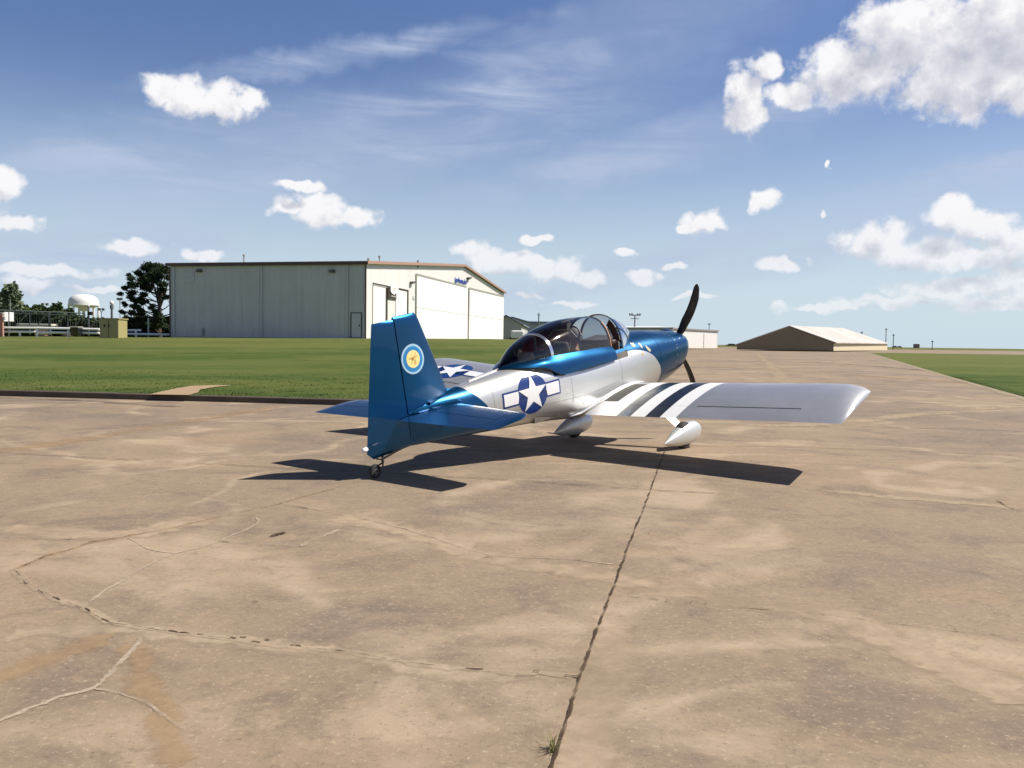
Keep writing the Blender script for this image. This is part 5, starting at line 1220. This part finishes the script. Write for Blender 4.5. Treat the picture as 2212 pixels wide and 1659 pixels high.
mm = MB(); mm.box((-1.6, 0, 0), (0, .25, hh-.25)); mm.build('shaft', brick_mat(), pier); mm = MB(); mm.box((-1.7, -.06, hh-.25), (.06, .31, hh)); mm.build('cap', mat('pier_cap', (.30, .27, .22), .9), pier, bevel=.04)
mm = MB(); mm.box((.02, .0, hh-.75), (.25, .2, hh-.4)); mm.build('wall_lamp', M_down, pier, bevel=.05)
# bin
a, b = P(*z3(1245, 942), 83), P(*z3(1388, 780), 83); bn_ = empty('wheelie_bin', (a.x, 83, a.z), 0, 'black bin with a pale lid beside the white rail', 'bin'); wd, hh = b.x-a.x, b.z-a.z
mm = MB(); mm.add([(0,0,0),(wd*.9,0,0),(wd*.9,.8,0),(0,.8,0),(-.05,-.05,hh*.9),(wd*.97,-.05,hh*.9),(wd*.97,.85,hh*.9),(-.05,.85,hh*.9)], [(0,3,2,1),(0,1,5,4),(1,2,6,5),(2,3,7,6),(3,0,4,7),(4,5,6,7)]); mm.build('body', M_black, bn_, bevel=.04)
mm = MB(); mm.box((-.1, -.1, hh*.9), (wd, .9, hh)); mm.build('lid', mat('pale_bin_lid', (.42, .43, .38), .7), bn_, bevel=.05)
mm = MB(); mm.lathe([(0, -.1), (.16, -.1), (.16, .1), (0, .1)], 12, Matrix.Translation((wd*.85, .9, .1)) @ Matrix.Rotation(R(90), 4, 'X')); mm.build('wheel', M_rubber, bn_)
a = P(*z3(1180, 935), 85); rk = MB(); rk.lathe([(.0, 0), (.45, .02), (.38, .2), (.18, .32), (0, .34)], 9, Matrix.Translation((0, 0, -.1)) @ Matrix.Scale(1.3, 4, (1, 0, 0)))
o = rk.build('tyre_heap', M_dk, None, True); o.location = a; tag(o, 'small dark heap on the grass just left of the black bin', 'heap')
# picnic shelter like bits
a = P(*z3(725, 890), 96); tb = empty('stone_stand', (a.x, 96, a.z-.3), 0, 'small pinkish stand with a flat pale top behind the white rail', 'stand'); mm = MB(); mm.box((-.55, -.3, 0), (.55, .5, 1.2)); mm.build('plinth', mat('pinkish_stone', (.55, .38, .30), .9), tb, bevel=.03)
zt_ = P(*z3(700, 748), 96).z-(a.z-.3); mm = MB(); mm.box((-2.4, -.5, zt_-.16), (1.4, .8, zt_+.1)); mm.build('flat_top', mat('pale_slab', (.55, .52, .45), .8), tb, bevel=.06); mm = MB(); mm.box((-.2, -.1, 1.2), (.2, .3, zt_-.16)); mm.build('stem', M_gr, tb)
# transformer box: olive, sunlit right side
a, b, c = P(*z3(1757, 945), 79), P(*z3(2085, 940), 79), P(275, 725, 81.2)
box_ = empty('transformer_box', (a.x, 79, 1.0), 0, 'large olive green metal box on the grass below the pine', 'utility box')
zt_ = P(*z3(1900, 632), 79).z-1.0; wd = b.x-a.x; sd_ = Vector((c.x-b.x, 2.2, 0)); M_ol = mat('olive_steel', (.34, .30, .13), .6, noise=(1.2, .3, (.29, .255, .11)))
p0, p1 = Vector((0, 0, 0)), Vector((wd, 0, 0)); p2, p3 = p1+sd_, p0+sd_; hv = Vector((0, 0, zt_-.08))
mm = MB(); mm.add([p0, p1, p2, p3, p0+hv, p1+hv, p2+hv, p3+hv], [(0,3,2,1),(4,5,6,7),(0,1,5,4),(1,2,6,5),(2,3,7,6),(3,0,4,7)]); mm.build('body', M_ol, box_)
mm = MB(); q = Vector((.08, -.08, 0)); mm.add([p0+Vector((-.08,-.08,0))+hv, p1+q+hv, p2+Vector((.08,.08,0))+hv, p3+Vector((-.08,.08,0))+hv]+[v+Vector((0,0,.1)) for v in (p0+Vector((-.08,-.08,0))+hv, p1+q+hv, p2+Vector((.08,.08,0))+hv, p3+Vector((-.08,.08,0))+hv)], [(0,3,2,1),(4,5,6,7),(0,1,5,4),(1,2,6,5),(2,3,7,6),(3,0,4,7)]); mm.build('lid', M_ol, box_)
for q in (.27, .5): mm = MB(); mm.box((wd*q-.05, -.06, zt_*.62), (wd*q+.05, -.01, zt_*.74)); mm.build('handle', M_dk, box_)
mm = MB(); mm.box((wd*.48-.01, -.025, .1), (wd*.48+.01, -.005, zt_-.15)); mm.build('door_seam', M_dk, box_)
# street lamp with globe and floodlight masts
ys_ = 122; a, b = P(*z3(1972, 640), ys_), P(*z3(1972, 362), ys_); lp = empty('street_lamp', (a.x, ys_, 1.0), 0, 'dark post with a bright white globe behind the olive box', 'street lamp')
mm = MB(); mm.tube([(0, 0, 0), (0, 0, b.z-1.0-.3)], [.20, .14], 10); mm.tube([(0, 0, b.z-1.8), (0, 0, b.z-1.3)], .26, 10); mm.build('post', M_gpost, lp)
mm = MB(); mm.lathe([(0, -.3), (.18, -.24), (.29, -.08), (.29, .08), (.18, .24), (0, .3)], 16, Matrix.Translation((0, 0, b.z-1.0))); mm.build('globe', mat('white_globe', (.85, .85, .85), .2, 0, .6), lp, True)
mast = None
for i, (ua, ub, vt, vb, lab) in enumerate(((755, 832, 385, 660, 'twin floodlight mast above the trees left of the water tower'), (1755, 1820, 475, 640, 'twin floodlight mast just right of the water tower'), (2085, 2140, 292, 640, 'twin floodlight mast against the left side of the pine'))):
    ym = 260; A, B = P(*z3(ua, vt), ym), P(*z3(ub, vt), ym); cxm = (A.x+B.x)/2; r_ = empty('floodlight_mast', (cxm, ym, 1.0), 0, lab, 'light mast', 'twin floodlight masts'); hw = (B.x-A.x)/2; zt_ = A.z-1.0
    mm = MB(); mm.tube([(0, 0, 0), (0, 0, zt_-hw*1.2)], .11, 8); mm.tube([(-hw, 0, zt_), (-hw*.6, 0, zt_-hw), (0, 0, zt_-hw*1.3), (hw*.6, 0, zt_-hw), (hw, 0, zt_)], .07, 6); mm.build('mast', M_pole, r_)
    for s_ in (-1, 1): mm = MB(); mm.box((s_*hw-.38, -.3, zt_-.35), (s_*hw+.38, .3, zt_+.35)); mm.build('lamp_head', M_gpost, r_, bevel=.08)
r_ = empty('slender_pole', P(z3(182, 0)[0], 700, 120), 0, 'slender bare pole rising in front of the tall grey-green tree', 'pole'); mm = MB(); mm.tube([(0, 0, -2), (0, 0, P(z3(182, 0)[0], z3(0, 300)[1], 120).z-r_.location.z)], .07, 6); mm.build('post', M_gw, r_)
r_ = empty('slender_pole', P(z35(682, 0)[0], z35(0, 1480)[1], 90), 0, 'slender pale pole in front of the pine beside the hangar', 'pole'); mm = MB(); mm.tube([(0, 0, -1), (0, 0, P(z35(682, 0)[0], z35(0, 1180)[1], 90).z-r_.location.z)], .08, 6); mm.build('post', M_down, r_)

# ------------------------------------------------------------------ trees
def leaf_cloud(name, clumps, n, size, m, parent, seed=1, flat=1., needle=False):
    rs = np.random.RandomState(seed); tot = sum(c[3]**2 for c in clumps); V = []; 
    for (x, y, z, r_) in clumps:
        k = int(n*r_**2/tot); d = rs.normal(size=(k, 3)); d /= np.linalg.norm(d, axis=1)[:, None]; rad_ = r_*(rs.rand(k)**.45)*(1+.25*rs.randn(k)); c = np.array([x, y, z])+d*rad_[:, None]*np.array([1, 1, flat])
        a = rs.normal(size=(k, 3)); a /= np.linalg.norm(a, axis=1)[:, None]; b = rs.normal(size=(k, 3)); b -= a*(a*b).sum(1)[:, None]; b /= np.linalg.norm(b, axis=1)[:, None]
        s = size*(.6+.8*rs.rand(k))[:, None]; wv = .28 if needle else .7
        V.append(np.stack([c-a*s, c+b*s*wv, c+a*s, c-b*s*wv], 1))
    V = np.concatenate(V); k = len(V); me = D.meshes.new(name); me.vertices.add(4*k); me.vertices.foreach_set('co', V.ravel()); me.loops.add(4*k); me.loops.foreach_set('vertex_index', np.arange(4*k)); me.polygons.add(k)
    me.polygons.foreach_set('loop_start', np.arange(0, 4*k, 4)); me.polygons.foreach_set('loop_total', np.full(k, 4)); me.update(); me.materials.append(m); o = D.objects.new(name, me); col.objects.link(o); o.parent = parent; return o
M_bark = mat('bark', (.10, .075, .055), .95, noise=(3, .6, (.05, .04, .03)))
M_pine = leaf_mat('pine_needles', (.012, .026, .009), (.036, .055, .020), .5); M_oak = leaf_mat('dark_leaves', (.020, .040, .010), (.065, .095, .025), .3); M_grey = leaf_mat('grey_green_leaves', (.10, .125, .075), (.16, .19, .11), .4); M_hedge = leaf_mat('hedge_leaves', (.022, .038, .012), (.045, .062, .022), .6)
def tree(name, u, vb, vt, y, width, m, label, cat='tree', group=None, shape='round', n=9000, seed=1, leaf=.28, nc=26):
    base = P(u, vb, y); base.z = 1.0; top = P(u, vt, y).z-base.z; root = empty(name, base, 0, label, cat, group); rs = random.Random(seed); w2 = width/F*y/2
    cl = []
    for i in range(nc):
        q = i/(nc-1)
        if shape == 'tall': z = top*(.25+.72*q); rr_ = w2*(1-.75*abs(q-.3))
        else: z = top*(.35+.52*q); rr_ = w2*math.sqrt(max(.12, 1-(2*q-.85)**2*.75))
        a = rs.uniform(0, 6.28); d = rr_*rs.uniform(.15, .78); s = w2*rs.uniform(.22, .40)
        cl.append((math.cos(a)*d, math.sin(a)*d, min(z, top-s), s))
    mm = MB(); mm.tube([(0, 0, -1), (0.1, 0, top*.3), (0, .1, top*.8)], [top*.03, top*.022, top*.006], 8)
    for c in cl[::2]: mm.tube([(0, 0, max(.15*top, c[2]*.5)), (c[0]*.6, c[1]*.6, c[2]*.85), c[:3]], [top*.010, top*.007, top*.003], 5)
    mm.build('trunk', M_bark, root, True); leaf_cloud('crown', cl, n, leaf, m, root, seed); return root
# the pine beside the hangar: leaning limbs carrying clumps of needles with sky between
yp = 104; pb = P(340, 727, yp); pb.z = 1.1; pine = empty('pine_tree', pb, 0, 'dark open-crowned pine beside the left end of the hangar', 'tree'); rs = random.Random(5)
z35p = lambda a, b: P(*z35(a, b), yp)-pb
CL = [(660,260,.9),(600,300,.85),(770,270,.95),(700,340,1.),(880,300,.85),(950,350,.8),(1040,330,.7),(820,390,1.),(620,430,.9),(470,380,.62),(520,440,.75),(400,430,.42),(720,460,.95),(900,450,.9),(1050,470,.7),(560,520,.8),(460,500,.55),(800,520,.8),(640,580,.7),
      (300,560,.48),(380,590,.62),(470,620,.8),(560,640,.7),(330,660,.5),(700,620,.55),(920,560,.6),(1020,600,.7),(870,680,.6),(960,690,.6),(230,760,.42),(290,800,.55),(350,850,.5),(430,740,.7),(520,760,.6),(540,840,.55),(440,880,.6),(640,760,.45),
      (180,905,.33),(240,950,.42),(320,960,.4),(400,990,.6),(500,980,.6),(600,920,.5),(700,890,.42),(250,1060,.35),(310,1090,.4),(420,1090,.6),(520,1100,.7),(620,1050,.55),(700,1000,.45),(780,960,.4),(1020,820,.6),(1050,900,.4),(800,1060,.5),(880,1120,.6),(620,1190,.7),(480,1200,.8),(380,1230,.6),(760,1180,.7),(960,1180,.7),(1050,1220,.6),(860,740,.5),(760,700,.5),
      (420,1320,.7),(560,1310,.8),(700,1310,.8),(840,1290,.8),(980,1310,.8),(1060,1350,.6),(1180,400,1.1),(1250,600,1.1),(1200,800,1.),(1250,1000,1.),(1250,1200,1.1)]
cl = []
for a, b, r_ in CL:
    p = z35p(a, b); cl.append((p.x, rs.uniform(-1.6, 1.6)*(.5+r_*.6), p.z, r_*.78))
mm = MB(); tk = [(0, 0, -1), (.3, 0, 1.5), (.5, .1, 3.2)]; A = z35p(860, 1250); 
mm = MB(); base = (z35p(870, 1500).x, 0, -1); fork = (z35p(880, 1000).x, 0, z35p(880, 1000).z)
mm.tube([base, (z35p(865, 1250).x, 0, z35p(0, 1250).z), fork], [.34, .30, .24], 10)
for (a, b) in ((840, 560), (960, 480), (1030, 560), (720, 420)):
    q = z35p(a, b); mm.tube([fork, ((fork[0]*.4+q.x*.6), rs.uniform(-.5, .5), (fork[2]*.45+q.z*.55)), (q.x, 0, q.z)], [.17, .11, .05], 7)
for c in cl[::2]:
    s0 = (fork[0]+rs.uniform(-.15, .15), 0, min(max(c[2]-1.1, .8), z35p(0, 600).z)); mm.tube([s0, ((s0[0]+c[0])/2, c[1]*.6, (s0[2]+c[2])/2-.1), c[:3]], [.09, .06, .02], 5)
mm.build('trunk', M_bark, pine, True); leaf_cloud('crown', cl, 42000, .16, M_pine, pine, 3, .62, True)
# trees behind the gate
tree('tree', 22, 727, 613, 150, 62, M_grey, 'tall grey-green tree at the far left behind the gate', n=7000, seed=3, leaf=.32, shape='tall')
TL = [(5, 655, 78, 'dark bushy tree below the tall grey-green tree at the left edge'), (42, 660, 50, 'dark tree to the right of the tall grey-green tree'), (88, 659, 46, 'pale topped bushy tree between the two floodlight lamps and the tall tree'), (122, 656, 52, 'dark round tree directly behind the left floodlight mast'), (146, 668, 34, 'small yellowish topped tree left of the water tower'), (60, 668, 46, 'low dark tree in the gap right of the tall tree')]
for i, (u, vt, wd, lab) in enumerate(TL): tree('tree', u, 727, vt, 170+8*i, wd+14, M_oak, lab, group='trees behind the gate', n=4200, seed=20+i, leaf=.42, nc=18)
# long hedge behind the gate
hd = empty('hedge', (P(100, 700, 120).x, 120, 1.0), 0, 'long dark green hedge running behind the wire gate', 'hedge'); cl = []
x0, x1 = P(-60, 700, 120).x-hd.location.x, P(255, 700, 120).x-hd.location.x
k = 60
for i in range(k):
    q = i/(k-1); x = x0+(x1-x0)*q; ztp = P(100, 676+17*max(0, q-.45)/.55, 120).z-1.0
    for z in (.5, 1.5, 2.4):
        if z < ztp: cl.append((x, rs.uniform(-.4, .4), z*ztp/3.0, .62))
    cl.append((x, 0, ztp-.4, .5))
leaf_cloud('foliage', cl, 26000, .20, M_hedge, hd, 9); mm = MB()
for i in range(0, k, 3): x = x0+(x1-x0)*i/(k-1); mm.tube([(x, 0, -1), (x, 0, 1.6)], .08, 5)
mm.build('stems', M_bark, hd)
hd = empty('hedge', (P(320, 700, 106).x, 106, 1.0), 0, 'dark shrubs filling the space under the pine beside the hangar', 'shrubs'); cl = []
x0, x1 = P(272, 700, 106).x-hd.location.x, P(375, 700, 106).x-hd.location.x; ztp = P(320, 688, 106).z-1.0
for i in range(16):
    x = x0+(x1-x0)*i/15
    for z in (.4, 1.1, 1.8, 2.4):
        if z < ztp: cl.append((x, rs.uniform(-.4, .4), z*ztp/2.7, .55))
leaf_cloud('foliage', cl, 9000, .18, M_hedge, hd, 10)
mm = MB(); mm.tube([(x0, 0, -1), (x0, 0, 1)], .06, 5); mm.build('stems', M_bark, hd)
# distant tree line closing the horizon far left and right
def treeline(u0, u1, vt, y, label_kind, seed):
    o = empty('treeline', (P((u0+u1)/2, 730, y).x, y, -1)); tag(o, 'low distant line of dark trees along the horizon', 'tree line'); 
    cl = []; x0, x1 = P(u0, 730, y).x-o.location.x, P(u1, 730, y).x-o.location.x; r2 = random.Random(seed); h = P((u0+u1)/2, vt, y).z+1
    n_ = int((x1-x0)/6)
    for i in range(n_): cl.append((x0+(x1-x0)*i/n_, r2.uniform(-4, 4), h*r2.uniform(.25, .6), h*r2.uniform(.3, .45)))
    return o, cl
